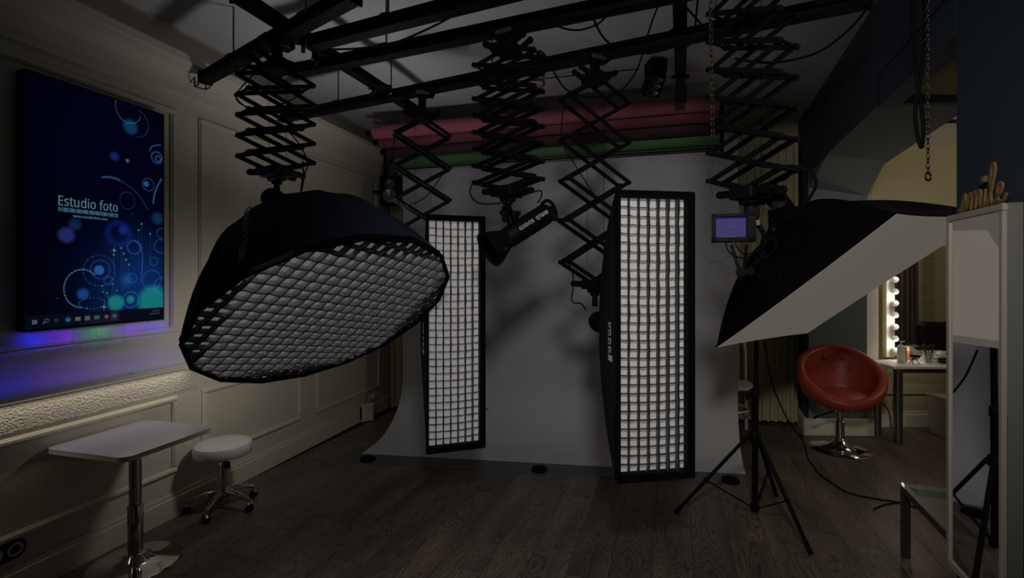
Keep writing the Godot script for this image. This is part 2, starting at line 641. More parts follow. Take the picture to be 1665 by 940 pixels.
func build_walls() -> void:
	var b := B.new()
	b.box(Vector3(1.35, ROOM_H / 2, -0.075), Vector3(9.4, ROOM_H, 0.15))
	structure("wall_left", b.mesh(), M["cream wall paint"], TL)
	b = B.new()
	b.box(Vector3(2.2, ROOM_H / 2, -0.075), Vector3(5.4, ROOM_H, 0.15))
	structure("wall_back", b.mesh(), M["beige wall paint"], TB)
	b = plan([[-3.6, -1.75], [0.6, -1.75], [0.6, -1.6], [-3.6, -1.6]], 0.0, ROOM_H)
	structure("wall_near", b.mesh(), M["cream wall paint"])
	structure("ceiling", plan([[-3.7, -1.8], [0.5, -1.8], [W(1.9), 1.9], [W(2.6, 0.5), 2.6], [W(4.6, 0.5), 4.6], [W(5.2, 0.2), 5.3], [-1.5, 5.8]], ROOM_H, ROOM_H + 0.1).mesh(), M["ceiling paint"])
	# the right wall: a pillar, a deep low header, a higher recessed header and the near wall
	var wr := Node3D.new()
	wr.name = "wall_right"
	wr.set_meta("kind", "structure")
	add_child(wr)
	part(wr, "pillar", plan([[W(4.95), 4.95], [W(4.40), 4.40], [3.10, 4.38], [3.10, 4.78], [2.9, 5.1]], 0.0, 2.30), M["grey blue paint"])
	part(wr, "pillar_face", plan([[W(4.92, -0.012), 4.92], [W(4.39, -0.012), 4.39], [W(4.39), 4.40], [W(4.92), 4.92]], 0.0, 2.30), M["blue wall paint"])
	part(wr, "pillar_front", plan([[W(4.395), 4.397], [W(4.385), 4.387], [3.095, 4.370], [3.095, 4.382]], 0.0, 2.16), M["pillar paint"])
	part(wr, "low_header", plan([[W(4.95), 4.95], [W(2.66), 2.66], [W(2.66) + 0.5, 2.66], [W(4.40) + 0.56, 4.40], [3.12, 5.1]], 2.30, ROOM_H), M["grey blue paint"])
	part(wr, "low_header_face", plan([[W(4.92, -0.012), 4.92], [W(2.655, -0.012), 2.65], [W(2.655), 2.66], [W(4.92), 4.92]], 2.295, ROOM_H), M["blue wall paint"])
	part(wr, "header_end", plan([[W(2.655, 0.085), 2.655], [W(2.64, 0.085), 2.64], [W(2.64) + 0.5, 2.64], [W(2.655) + 0.5, 2.655]], 2.345, ROOM_H), M["beige wall paint"])
	part(wr, "header_end_trim", plan([[W(2.655, 0.0), 2.658], [W(2.62, 0.0), 2.625], [W(2.62) + 0.5, 2.625], [W(2.655) + 0.5, 2.658]], 2.30, 2.345), M["blue wall paint"])
	b = B.new()                                                # sloping corner between pillar and header
	var j1 := Vector3(W(4.4), 2.16, -4.385)
	var j2 := Vector3(3.10, 2.09, -4.37)
	var s1 := Vector3(W(3.72), 2.305, -3.72)
	var s2 := Vector3(W(4.0) + 0.5, 2.305, -3.95)
	var c1 := Vector3(W(4.4), 2.305, -4.40)
	var c2 := Vector3(3.10, 2.305, -4.385)
	var mid := (j1 + j2 + s1 + s2 + c1 + c2) / 6.0
	b.out_quad(j1, j2, s2, s1, mid); b.out_tri(j1, s1, c1, mid); b.out_tri(j2, s2, c2, mid); b.out_quad(s1, s2, c2, c1, mid); b.out_quad(j1, j2, c2, c1, mid)
	part(wr, "corner_slope", b, M["grey blue paint"])
	part(wr, "high_header", plan([[W(2.66), 2.66], [W(1.7), 1.7], [W(1.7) + 0.5, 1.7], [W(2.66) + 0.5, 2.66]], 2.53, ROOM_H), M["blue wall paint"])
	part(wr, "high_header_face", plan([[W(2.66, -0.012), 2.66], [W(1.8, -0.012), 1.8], [W(1.8, 0.01), 1.8], [W(2.66, 0.01), 2.66]], 2.45, ROOM_H), M["blue wall paint"])
	part(wr, "recess_board", plan([[W(2.659, -0.004), 2.659], [W(1.85, -0.004), 1.85], [W(1.85, 0.09), 1.85], [W(2.659, 0.09), 2.659]], 2.285, 2.54), M["blue wall paint"])
	part(wr, "near_wall", plan([[W(1.845), 1.845], [W(-1.8), -1.8], [W(-1.8, 0.12), -1.84], [W(1.80, 0.12), 1.80]], 0.0, ROOM_H), M["blue wall paint"])
	b = B.new()                                                # white plinth round the pillar foot
	b.bar(Vector3(W(4.9, -0.03), 0.075, -4.9), Vector3(W(4.38, -0.03), 0.075, -4.38), 0.03, 0.15, 0.006)
	b.bar(Vector3(W(4.36, -0.04), 0.075, -4.37), Vector3(3.14, 0.075, -4.35), 0.03, 0.15, 0.006)
	b.bar(Vector3(3.12, 0.075, -4.36), Vector3(3.12, 0.075, -4.6), 0.03, 0.15, 0.006)
	structure("baseboard_right", b.mesh(), M["cream trim paint"])


func build_makeup_room() -> void:
	structure("wall_far", plan([[2.9, 4.62], [6.6, 4.62], [6.6, 4.78], [2.9, 4.78]], 0.0, 2.72).mesh(), M["beige wall paint"])
	structure("wall_east", plan([[6.45, -0.6], [6.6, -0.6], [6.6, 4.7], [6.45, 4.7]], 0.0, 2.72).mesh(), M["beige wall paint"])
	structure("wall_south", plan([[0.95, -0.35], [6.6, -0.35], [6.6, -0.5], [0.9, -0.5]], 0.0, 2.72).mesh(), M["beige wall paint"])
	structure("ceiling_makeup", plan([[W(4.75, 0.46), 4.75], [W(2.6, 0.46), 2.6], [W(1.7, 0.46), 1.7], [W(1.68, 0.06), 1.68], [W(-0.5, 0.06), -0.5], [6.6, -0.5], [6.6, 4.78], [W(4.75, 0.46), 4.78]], 2.60, 2.72).mesh(), M["white paint"])
	var b := B.new()
	b.box(Vector3(4.8, 0.06, -4.607), Vector3(3.3, 0.12, 0.022), 0.004)
	b.box(Vector3(4.8, 0.135, -4.612), Vector3(3.3, 0.03, 0.012), 0.003)
	structure("baseboard_far", b.mesh(), M["cream trim paint"])


func build_left_wall_trim() -> void:
	var b := B.new()
	b.box(Vector3(1.35, 0.06, 0.011), Vector3(9.4, 0.12, 0.022), 0.004)
	b.box(Vector3(1.35, 0.131, 0.007), Vector3(9.4, 0.022, 0.014), 0.003)
	structure("baseboard_left", b.mesh(), M["cream trim paint"], TL)
	# crown moulding along the top of the left wall
	b = B.new()
	var pr := [Vector2(0, 2.41), Vector2(0.018, 2.41), Vector2(0.022, 2.44), Vector2(0.035, 2.45)]
	for k in 7:
		var a := PI / 2 * k / 6.0
		pr.append(Vector2(0.035 + 0.10 * (1 - cos(a)), 2.46 + 0.13 * sin(a)))
	pr.append_array([Vector2(0.15, 2.60), Vector2(0.15, 2.64), Vector2(0, 2.64)])
	b.prism(pr, 9.4, Transform3D(Basis(Vector3(0, 0, 1), Vector3(0, 1, 0), Vector3(-1, 0, 0)), Vector3(6.05, 0, 0)))
	structure("trim_1", b.mesh(), M["cream trim paint"], TL)
	# panel frames: photo column of the left and right edge, bottom and top height
	var n := 2
	for f in [[-260.0, 284.0, 1.07, 2.36], [322.0, 612.0, 1.0, 2.36], [-260.0, 287.0, 0.255, 0.70], [327.0, 488.0, 0.255, 0.70], [513.0, 616.0, 0.255, 0.70]]:
		var root := Node3D.new()
		root.name = "trim_%d" % n
		root.transform = TL
		root.set_meta("kind", "structure")
		add_child(root)
		n += 1
		var s0 := L_s(f[0])
		var s1 := L_s(f[1])
		var w := 0.034
		for e in [[Vector3((s0 + s1) / 2, f[3] - w / 2, 0), Vector3(s1 - s0, w, 0)], [Vector3((s0 + s1) / 2, f[2] + w / 2, 0), Vector3(s1 - s0, w, 0)], [Vector3(s0 + w / 2, (f[2] + f[3]) / 2, 0), Vector3(w, f[3] - f[2] - 2 * w, 0)], [Vector3(s1 - w / 2, (f[2] + f[3]) / 2, 0), Vector3(w, f[3] - f[2] - 2 * w, 0)]]:
			var q := B.new()
			q.box(e[0] + Vector3(0, 0, 0.006), e[1] + Vector3(0, 0, 0.012), 0.004)
			var thin := Vector3(0.014, 0.014, 0.0)
			q.box(e[0] + Vector3(0, 0, 0.014), Vector3(maxf(e[1].x - thin.x, 0.008), maxf(e[1].y - thin.y, 0.008), 0.012), 0.004)
			part(root, "moulding", q, M["cream trim paint"])
	# narrow shelf below the screen with coloured light strips under it, and the lit dado rail with its stucco band
	var e0 := L_s(-200)
	var e1 := L_s(292)
	b = B.new()
	b.box(Vector3((e0 + e1) / 2, 1.062, 0.009), Vector3(e1 - e0, 0.016, 0.018), 0.004)
	structure("trim_7", b.mesh(), M["cream trim paint"], TL)
	e1 = L_s(318)
	b = B.new()
	b.box(Vector3((e0 + e1) / 2, 0.872, 0.03), Vector3(e1 - e0, 0.022, 0.06), 0.005)
	structure("trim_8", b.mesh(), M["cream trim paint"], TL)
	b = B.new()
	b.box(Vector3((e0 + e1) / 2, 0.79, 0.003), Vector3(e1 - e0, 0.14, 0.006), 0.001)
	structure("trim_9", b.mesh(), M["stucco"], TL)
	var k := 0
	for f in [[38.0, 70.0, Color(0.10, 0.12, 0.9), 0.014], [80.0, 128.0, Color(0.42, 0.08, 0.9), 0.012], [134.0, 178.0, Color(0.06, 0.75, 0.45), 0.007], [184.0, 225.0, Color(0.42, 0.08, 0.9), 0.012], [230.0, 266.0, Color(0.12, 0.12, 0.9), 0.012]]:
		var a0 := L_s(f[0])
		var a1 := L_s(f[1])
		var gl := glow("light strip %d" % k, Color(f[2].r * 0.3, f[2].g * 0.3, f[2].b * 0.35))
		var t := thing("light_strip", ["blue light strip at the far left under the wall screen", "purple light strip under the wall screen, left of the clear sign", "green light strip under the wall screen behind the clear sign", "purple light strip under the wall screen, right of the clear sign", "blue light strip at the right end under the wall screen"][k], "light strip", TL * Transform3D(Basis.IDENTITY, Vector3((a0 + a1) / 2, 1.146, 0.045)), "coloured light strips under the screen")
		b = B.new()
		b.box(Vector3.ZERO, Vector3(a1 - a0, 0.006, 0.01), 0.001)
		part(t, "diode_tape", b, gl)
		area_light("strip_light", Transform3D(Basis(Vector3.RIGHT, -PI / 2 + 0.35), Vector3(0, -0.006, 0)), Vector2(a1 - a0, 0.012), f[3] * 2.0, f[2], t)
		k += 1
	k = 0
	for f in [[-90.0, 52.0, Color(0.10, 0.12, 0.9), 0.03], [58.0, 196.0, Color(0.40, 0.10, 0.9), 0.03], [202.0, 296.0, Color(0.12, 0.12, 0.9), 0.02]]:
		var a0 := L_s(f[0])
		var a1 := L_s(f[1])
		var t := thing("light_strip", ["blue light strip at the far left on top of the dado rail", "purple light strip on top of the dado rail behind the small table", "blue light strip at the right end of the dado rail"][k], "light strip", TL * Transform3D(Basis.IDENTITY, Vector3((a0 + a1) / 2, 0.8865, 0.048)), "coloured light strips on the dado rail")
		b = B.new()
		b.box(Vector3.ZERO, Vector3(a1 - a0, 0.006, 0.01), 0.001)
		part(t, "diode_tape", b, glow("rail strip %d" % k, Color(f[2].r * 0.25, f[2].g * 0.25, f[2].b * 0.3)))
		area_light("strip_light", Transform3D(Basis(Vector3.RIGHT, PI / 2 - 0.25), Vector3(0, 0.006, 0)), Vector2(a1 - a0, 0.012), f[3], f[2], t)
		k += 1
	var vs := thing("light_strip", "short blue light strip upright behind the lower right edge of the wall screen", "light strip", TL * Transform3D(Basis.IDENTITY, Vector3(L_s(266, 0.03) - 0.006, 1.28, 0.02)))
	b = B.new()
	b.box(Vector3.ZERO, Vector3(0.006, 0.24, 0.01), 0.001)
	part(vs, "diode_tape", b, M["rail strip 2"])
	area_light("strip_light", Transform3D(Basis(Vector3.UP, -PI / 2), Vector3(0.006, 0, 0)), Vector2(0.010, 0.22), 0.006, Color(0.14, 0.12, 0.9), vs)
	var d0 := L_s(-150)
	var d1 := L_s(300)
	var t2 := thing("light_strip", "white light strip hidden under the dado rail along the stucco band", "light strip", TL * Transform3D(Basis.IDENTITY, Vector3((d0 + d1) / 2, 0.857, 0.045)))
	b = B.new()
	b.box(Vector3.ZERO, Vector3(d1 - d0, 0.006, 0.01), 0.001)
	part(t2, "diode_tape", b, M["softbox diffuser"])
	area_light("strip_light", Transform3D(Basis(Vector3.RIGHT, -PI / 2 - 0.3), Vector3(0, -0.006, 0)), Vector2(d1 - d0, 0.012), 0.24, Color(1.0, 0.95, 0.85), t2)
	# clear sign standing on the shelf, lit green from its edge
	var s0 := L_s(113, 0.05)
	var s1 := L_s(201, 0.05)
	var sg := thing("acrylic_sign", "clear acrylic sign with frosted lettering fixed under the wall screen", "sign", TL * Transform3D(Basis.IDENTITY, Vector3((s0 + s1) / 2, 1.150, 0.062)))
	b = B.new()
	b.box(Vector3(0, -0.062, 0), Vector3(s1 - s0, 0.12, 0.005), 0.001)
	part(sg, "clear_plate", b, M["sign acrylic"])
	b = B.new()
	b.box(Vector3(0, -0.006, -0.008), Vector3((s1 - s0) * 0.96, 0.008, 0.02), 0.002)
	part(sg, "lit_edge", b, glow("green strip", Color(0.06, 0.22, 0.17)))
	var gm := glow("green lettering", Color(0.19, 0.27, 0.25))
	var half := (L_s(196, 0.05) - L_s(120, 0.05)) / 2
	fitted(sg, "lettering", "Estudio foto", -half, half, -0.043, 0.07, gm, 0.004)
	fitted(sg, "lettering", "www.estudiofoto.com", -half * 0.75, half * 0.8, -0.088, 0.02, gm, 0.004)
	# twin socket low on the wall
	var so := thing("wall_socket", "black twin power socket low on the left wall", "socket", TL * Transform3D(Basis.IDENTITY, Vector3(L_s(4), L_y(4, 900), 0)))
	b = B.new()
	var pts := []
	for a in 24:
		var an := TAU * a / 24
		pts.append(Vector2(cos(an) * 0.042 + (0.038 if cos(an) > 0 else -0.038), sin(an) * 0.042))
	b.prism(pts, 0.012)
	part(so, "frame", b, M["black plastic"])
	for x in [-0.036, 0.036]:
		var fc := B.new()
		fc.lathe([Vector2(0.0, 0.012), Vector2(0.027, 0.012), Vector2(0.029, 0.016), Vector2(0.027, 0.018), Vector2(0.021, 0.018), Vector2(0.019, 0.008), Vector2(0.0, 0.008)], 24, Transform3D(Basis(Vector3.RIGHT, PI / 2), Vector3(x, 0, 0)))
		var pl := part(so, "socket_face", fc, M["white paint"])
		var ho := B.new()
		for hx in [-0.0095, 0.0095]:
			ho.lathe([Vector2(0.0, 0.0), Vector2(0.0028, 0.0), Vector2(0.0028, 0.0095), Vector2(0.0, 0.0095)], 10, Transform3D(Basis(Vector3.RIGHT, PI / 2), Vector3(x + hx, 0, 0)))
		part(pl, "contact_hole", ho, M["black rubber"])


# ------------------------------------------------------------------ rails and backdrop
func rail(label: String, a: Vector3, b_: Vector3, w: float, h: float) -> void:
	var z := (b_ - a).normalized()
	var L := a.distance_to(b_)
	var bs := Basis(Vector3.UP.cross(z), Vector3.UP, z)
	var t := thing("ceiling_rail", label, "rail", Transform3D(bs, (a + b_) / 2))
	var b := B.new()                                           # an I-shaped aluminium track
	b.box(Vector3(0, h / 2 - 0.006, 0), Vector3(w, 0.012, L), 0.002)
	b.box(Vector3(0, 0, 0), Vector3(0.014, h - 0.02, L), 0.0)
	b.box(Vector3(0, -h / 2 + 0.006, 0), Vector3(w, 0.012, L), 0.002)
	for s in [-1, 1]:
		b.box(Vector3(s * (w / 2 - 0.003), -h / 2 + 0.016, 0), Vector3(0.006, 0.014, L), 0.001)
		b.box(Vector3(s * (w / 2 - 0.003), h / 2 - 0.016, 0), Vector3(0.006, 0.014, L), 0.001)
	part(t, "track", b, M["black rail"])
	for s in [-1, 1]:
		var e := B.new()
		e.box(Vector3(0, 0, s * (L / 2 + 0.004)), Vector3(w + 0.012, h + 0.012, 0.012), 0.002)
		part(t, "end_stop", e, M["black plastic"])
	var n := int(ceil(L / 1.3))
	for k in n:
		var zz := L * ((k + 0.5) / n - 0.5)
		var top := ROOM_H - (a.y + b_.y) / 2
		var hg := B.new()
		hg.rod(Vector3(0, h / 2, zz), Vector3(0, top, zz), 0.005, 8)
		hg.box(Vector3(0, h / 2 + 0.003, zz), Vector3(w, 0.006, 0.05), 0.001)
		part(t, "hanger", hg, M["grey metal"])

func Hh(px: float, py: float, h: float) -> Vector3:            # the point of a sight line at a height above the eye
	return P(px, py, h * F / (447.0 - py))

func build_rails() -> void:
	var a := Hh(386, -8, 1.21)
	var b_ := Hh(684, 185, 1.21)
	rail("black track running away from the camera above the round softbox", a, b_, 0.062, 0.055)
	a = Hh(1105, -60, 1.21)
	b_ = Hh(1107, 158, 1.21)
	rail("black track running away from the camera beside the triple spotlight", a, b_, 0.062, 0.055)
	a = Hh(334, 127, 1.15)
	rail("slanting black track with a bare end near the left wall", a, Hh(575, -8, 1.15), 0.066, 0.06)
	var lb := B.new()
	var ld := (Hh(575, -8, 1.15) - a).normalized()
	var le := Vector3.UP.cross(ld)
	for yy in [-0.042, 0.042]:
		lb.tube([le * 0.03 + Vector3(0, yy, 0), le * 0.03 + Vector3(0, yy, 0) - ld * 0.06, -le * 0.03 + Vector3(0, yy, 0) - ld * 0.06, -le * 0.03 + Vector3(0, yy, 0)], 0.004, 6)
	lb.rod(le * 0.03 - ld * 0.06 + Vector3(0, -0.042, 0), le * 0.03 - ld * 0.06 + Vector3(0, 0.042, 0), 0.004, 6)
	lb.rod(-le * 0.03 - ld * 0.06 + Vector3(0, -0.042, 0), -le * 0.03 - ld * 0.06 + Vector3(0, 0.042, 0), 0.004, 6)
	solo("end_bracket", "black wire bracket round the bare end of the slanting track", "bracket", lb.mesh(), M["black metal"], at(a - ld * 0.012))
	a = Hh(511, 69, 1.15)
	rail("front cross track, the one nearest the camera", a, a + (Hh(790, -3, 1.15) - a) * 1.9, 0.066, 0.06)
	a = Hh(476, 116, 1.15)
	b_ = Hh(1041, 0, 1.15)
	rail("middle cross track carrying the bowl flash pantograph", a, a + (b_ - a) * 1.33, 0.066, 0.06)
	a = Hh(452, 193, 1.15)
	b_ = Hh(1415, -1, 1.15)
	rail("rear cross track carrying both strip softbox pantographs", a, b_, 0.066, 0.06)
	# clamps where cross tracks hang from the long ones
	for c in [[477, 62, 1.18], [528, 92, 1.18], [618, 143, 1.18], [1103, 58, 1.18]]:
		var p := Hh(c[0], c[1], c[2])
		var t := thing("track_clamp", {477: "black clamp joining the front cross track to the long track", 528: "black clamp joining the middle cross track to the long track", 618: "black clamp joining the rear cross track to the left long track", 1103: "black clamp joining the rear cross track to the right long track"}[c[0]], "clamp", at(p, 0.4), "clamps between the ceiling tracks")
		var b := B.new()
		b.box(Vector3(0, 0, 0), Vector3(0.13, 0.022, 0.10), 0.003)
		b.box(Vector3(-0.045, -0.025, 0), Vector3(0.02, 0.05, 0.09), 0.003)
		b.box(Vector3(0.045, -0.025, 0), Vector3(0.02, 0.05, 0.09), 0.003)
		part(t, "bracket", b, M["black metal"])
		var q := B.new()
		for s in [-1, 1]:
			q.lathe([Vector2(0, -0.014), Vector2(0.007, -0.014), Vector2(0.007, 0.0), Vector2(0, 0.0)], 8, Transform3D(Basis(Vector3(0, 0, 1), s * PI / 2), Vector3(s * 0.055, -0.03, 0.02)))
		part(t, "bolt_heads", q, M["steel"])
	# stop bar across the end of the right long track
	var p2 := Hh(1106, 125, 1.175)
	var b2 := B.new()
	b2.box(Vector3.ZERO, Vector3(0.105, 0.016, 0.03), 0.003)
	solo("stop_bar", "short black stop bar across the long track beside the triple spotlight", "bar", b2.mesh(), M["black metal"], at(p2))
	# triple spotlight on the ceiling
	var t3 := thing("triple_spotlight", "black box spotlight with three reflector lamps on the ceiling", "spotlight", at(Hh(1066, 100, 1.44), 0.12))
	var q2 := B.new()
	q2.box(Vector3(0, -0.045, 0.0), Vector3(0.115, 0.09, 0.12), 0.004)
	part(t3, "base_box", q2, M["black plastic"])
	var tb := Transform3D(Basis(Vector3.RIGHT, 0.95), Vector3(0, -0.095, 0.02))
	var q3 := B.new()
	for e in [[Vector3(0, -0.07, -0.03), Vector3(0.115, 0.16, 0.012)], [Vector3(-0.054, -0.07, 0.0), Vector3(0.007, 0.16, 0.07)], [Vector3(0.054, -0.07, 0.0), Vector3(0.007, 0.16, 0.07)], [Vector3(0, -0.147, 0.0), Vector3(0.115, 0.007, 0.07)], [Vector3(0, 0.007, 0.0), Vector3(0.115, 0.007, 0.07)]]:
		q3.box(tb * e[0], e[1], 0.001, tb.basis)
	part(t3, "housing", q3, M["black plastic"])
	for k in 3:
		var q4 := B.new()
		q4.lathe([Vector2(0.0, 0.0), Vector2(0.012, 0.0), Vector2(0.045, 0.03), Vector2(0.047, 0.034), Vector2(0.043, 0.034), Vector2(0.011, 0.008), Vector2(0.0, 0.014)], 20, tb * Transform3D(Basis(Vector3.RIGHT, PI / 2) * Basis.from_scale(Vector3(1, 1, 0.5)), Vector3(0, -0.02 - 0.05 * k, 0.0)))
		part(t3, "reflector_lamp", q4, M["steel"])


func build_backdrop() -> void:
	# five spooled rolls on a wall bracket, stepping down and back
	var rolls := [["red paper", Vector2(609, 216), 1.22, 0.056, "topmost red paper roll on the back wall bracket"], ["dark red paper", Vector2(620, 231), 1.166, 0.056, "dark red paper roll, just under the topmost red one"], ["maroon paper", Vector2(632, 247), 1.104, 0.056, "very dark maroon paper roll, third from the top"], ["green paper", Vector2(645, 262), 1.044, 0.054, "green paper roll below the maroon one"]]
	var dir := Vector3(cos(deg_to_rad(14.0)), 0.012, sin(deg_to_rad(14.0))).normalized()
	var ends := []
	for r in rolls:
		var a := Hh(r[1].x, r[1].y, r[2])
		ends.append(a)
		var bs := face_to(dir)
		var t := thing("paper_roll", r[4], "paper roll", Transform3D(bs, a), "paper rolls on the back wall")
		var L := 2.76
		var rt := Transform3D(Basis(Vector3.RIGHT, PI / 2), Vector3.ZERO)   # lathe axis y -> z
		var b := B.new()
		b.lathe([Vector2(0.028, 0.0), Vector2(r[3], 0.0), Vector2(r[3], L), Vector2(0.028, L)], 28, rt)
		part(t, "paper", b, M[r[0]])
		b = B.new()
		b.lathe([Vector2(0.0, -0.075), Vector2(0.02, -0.075), Vector2(0.026, -0.07), Vector2(0.026, -0.055), Vector2(0.008, -0.045), Vector2(0.008, -0.01), Vector2(0.03, -0.008), Vector2(0.03, 0.004), Vector2(0.0, 0.004)], 16, rt)
		part(t, "spool_knob", b, M["black plastic"])
		b = B.new()
		b.lathe([Vector2(0.0, L - 0.004), Vector2(0.03, L - 0.004), Vector2(0.03, L + 0.01), Vector2(0.0, L + 0.01)], 16, rt)
		part(t, "spool_cap", b, M["black plastic"])
		if r[0] == "green paper":                              # its end hangs a hand's breadth
			b = B.new()
			b.box(Vector3(0.0, -0.032, L / 2), Vector3(0.002, 0.064, L), 0.0)
			var sh := part(t, "hanging_end", b, M["green paper"])
			sh.position = Vector3(0.056, 0, 0)
			b = B.new()
			b.rod(Vector3(0.056, -0.066, 0), Vector3(0.056, -0.066, L), 0.006, 10)
			part(t, "bottom_bar", b, M["black plastic"])
	# wall brackets that carry the spools
	var far := Vector3(dir.z, 0, -dir.x)                       # towards the back wall
	for e in 2:
		var t := thing("roll_bracket", ["black bracket under the left ends of the paper rolls", "black bracket under the right ends of the paper rolls"][e], "bracket", at(ends[3] + dir * ([-0.17, 2.80][e]) + far * 0.10, -0.25))
		var inv := t.transform.affine_inverse()
		var b := B.new()
		b.box(Vector3(0, 0.10, 0), Vector3(0.03, 0.42, 0.02), 0.003)
		for k in 4:
			var tip: Vector3 = inv * (ends[k] + dir * ([-0.03, 2.785][e]))
			b.bar(Vector3(0, tip.y, 0.0), tip, 0.016, 0.014, 0.002)
		var dw := Basis(Vector3.UP, -0.25) * Vector3(0, 0, -1)
		var tz: float = (t.position - TB.origin).dot(TB.basis.z) / -dw.dot(TB.basis.z) - 0.012
		b.bar(Vector3(0, 0.1, 0), Vector3(0, 0.1, -tz), 0.02, 0.03, 0.002)
		part(t, "bracket_arm", b, M["black metal"])
	# grey seamless paper: hangs behind the green roll and sweeps forward over the floor
	var hl := P(655, 300, 4.74)
	var hr := P(1200, 300, 4.06)
	var fl := G(588, 739)
	var fr := G(1213, 772.5)
	var lp := []
	var rp := []
	for k in 8:
		var y := lerpf(2.52, 0.42, k / 7.0)
		lp.append(Vector3(hl.x, y, hl.z))
		rp.append(Vector3(hr.x, y, hr.z))
	for k in 9:
		var a := PI / 2 * (k + 1) / 9.0
		var s := 1.0 - cos(a)
		var y := 0.42 * (1.0 - sin(a)) + 0.004
		lp.append(Vector3(lerpf(hl.x, fl.x, s * 0.72), y, lerpf(hl.z, fl.z, s * 0.72)))
		rp.append(Vector3(lerpf(hr.x, fr.x, s * 0.72), y, lerpf(hr.z, fr.z, s * 0.72)))
	lp.append(fl + Vector3(0, 0.006, 0))
	rp.append(fr + Vector3(0, 0.006, 0))
	var t4 := thing("backdrop_paper", "light grey seamless paper backdrop sweeping down onto the floor", "backdrop", at(Vector3((fl.x + fr.x) / 2, 0, (fl.z + fr.z) / 2)))
	var o := t4.position
	var b4 := B.new()
	var rows := []
	var back := []
	for i in lp.size():
		var row := []
		var row2 := []
		for j in 25:
			var v := j / 24.0
			var wob := 0.006 * sin(v * 17.0 + 1.0) * smoothstep(0.0, 8.0, float(i)) * (0.0 if i > 13 else 1.0)
			var q: Vector3 = lp[i].lerp(rp[i], v) - o + Vector3(0, 0, wob)
			row.append(q)
			row2.append(q + (Vector3(0, -0.002, -0.001) if i > 13 else Vector3(0.0004, 0, -0.002)))
		rows.append(row)
		back.append(row2)
	b4.grid(rows)
	b4.grid(back, true)
	part(t4, "paper_sheet", b4, M["paper"])
	# grey vinyl strip along the front of the paper, with three rubber feet
	var s0 := G(560, 753)
	var s1 := G(1206, 789)
	var f0 := fl.lerp(fr, -0.005)
	var f1 := fl.lerp(fr, 1.0)
	var b5 := B.new()
	var pts := []
	for p in [s0, s1, f1 + (f1 - s1) * 0.1, f0 + (f0 - s0) * 0.1]:
		pts.append(Vector2(p.x - s0.x, -(p.z - s0.z)))
	b5.prism(pts, 0.003, Transform3D(Basis(Vector3(1, 0, 0), Vector3(0, 0, -1), Vector3(0, 1, 0)), Vector3.ZERO))
	solo("floor_strip", "dark grey strip lying along the front edge of the paper backdrop", "strip", b5.mesh(), M["strip vinyl"], at(s0 + Vector3(0, 0.0005, 0)))
	var k2 := 0
	for c in [[598, 749], [877, 766], [1188, 784]]:
		var p := G(c[0], c[1])
		var t := thing("paper_weight", ["round black weight at the left end of the floor strip", "round black weight at the middle of the floor strip", "round black weight at the right end of the floor strip"][k2], "weight", at(p + Vector3(0, 0.0035, 0)), "weights on the floor strip")
		var b := B.new()
		b.lathe([Vector2(0.0, 0.0), Vector2(0.056, 0.0), Vector2(0.058, 0.004), Vector2(0.056, 0.018), Vector2(0.05, 0.022), Vector2(0.03, 0.022), Vector2(0.022, 0.014), Vector2(0.0, 0.014)], 28)
		part(t, "disc", b, M["black rubber"])
		b = B.new()
		b.lathe([Vector2(0.0, 0.014), Vector2(0.012, 0.014), Vector2(0.012, 0.021), Vector2(0.0, 0.021)], 14)
		part(t, "centre_boss", b, M["black plastic"])
		k2 += 1


# ------------------------------------------------------------------ softboxes
func gores(root: Node, corners: Array, ring_c: Vector2, ring_r: float, L: float, expo: float, sag: float, m: Material, nt := 8, nv := 4) -> Array:
	var out := []
	var k := corners.size()
	for j in k:
		var rows := []
		for i in nt + 1:
			var t := float(i) / nt
			var s := pow(1.0 - t, expo)
			var row := []
			for v in nv + 1:
				var f := float(v) / nv
				var p := []
				for c in [corners[j], corners[(j + 1) % k]]:
					var q: Vector2 = ring_c + c.normalized() * ring_r
					p.append(q + (c - q) * s)
				var xy: Vector2 = p[0].lerp(p[1], f)
				xy = ring_c * t + (xy - ring_c * t) * (1.0 - sag * 4.0 * f * (1.0 - f) * sin(PI * t))
				row.append(Vector3(xy.x, xy.y, -L * t))
			rows.append(row)
		var b := B.new()
		b.grid(rows)
		part(root, "side_panel", b, m)
		out.append(rows)
	return out

func lip(root: Node, corners: Array, inner: Array, z0: float, z1: float, m: Material, zi := 9.0) -> void:
	var zin := z0 if zi > 8.0 else zi
	var b := B.new()
	var k := corners.size()
	for j in k:
		var a: Vector2 = corners[j]
		var c: Vector2 = corners[(j + 1) % k]
		var ai: Vector2 = inner[j]
		var ci: Vector2 = inner[(j + 1) % k]
		b.quad(Vector3(a.x, a.y, z0), Vector3(c.x, c.y, z0), Vector3(c.x, c.y, z1), Vector3(a.x, a.y, z1))
		b.quad(Vector3(a.x, a.y, z1), Vector3(c.x, c.y, z1), Vector3(ci.x, ci.y, z1), Vector3(ai.x, ai.y, z1))
		b.quad(Vector3(ai.x, ai.y, z1), Vector3(ci.x, ci.y, z1), Vector3(ci.x, ci.y, zin), Vector3(ai.x, ai.y, zin))
		b.tube([Vector3(a.x, a.y, z1), Vector3(c.x, c.y, z1)], 0.005, 6, true)
	part(root, "front_rim", b, m)

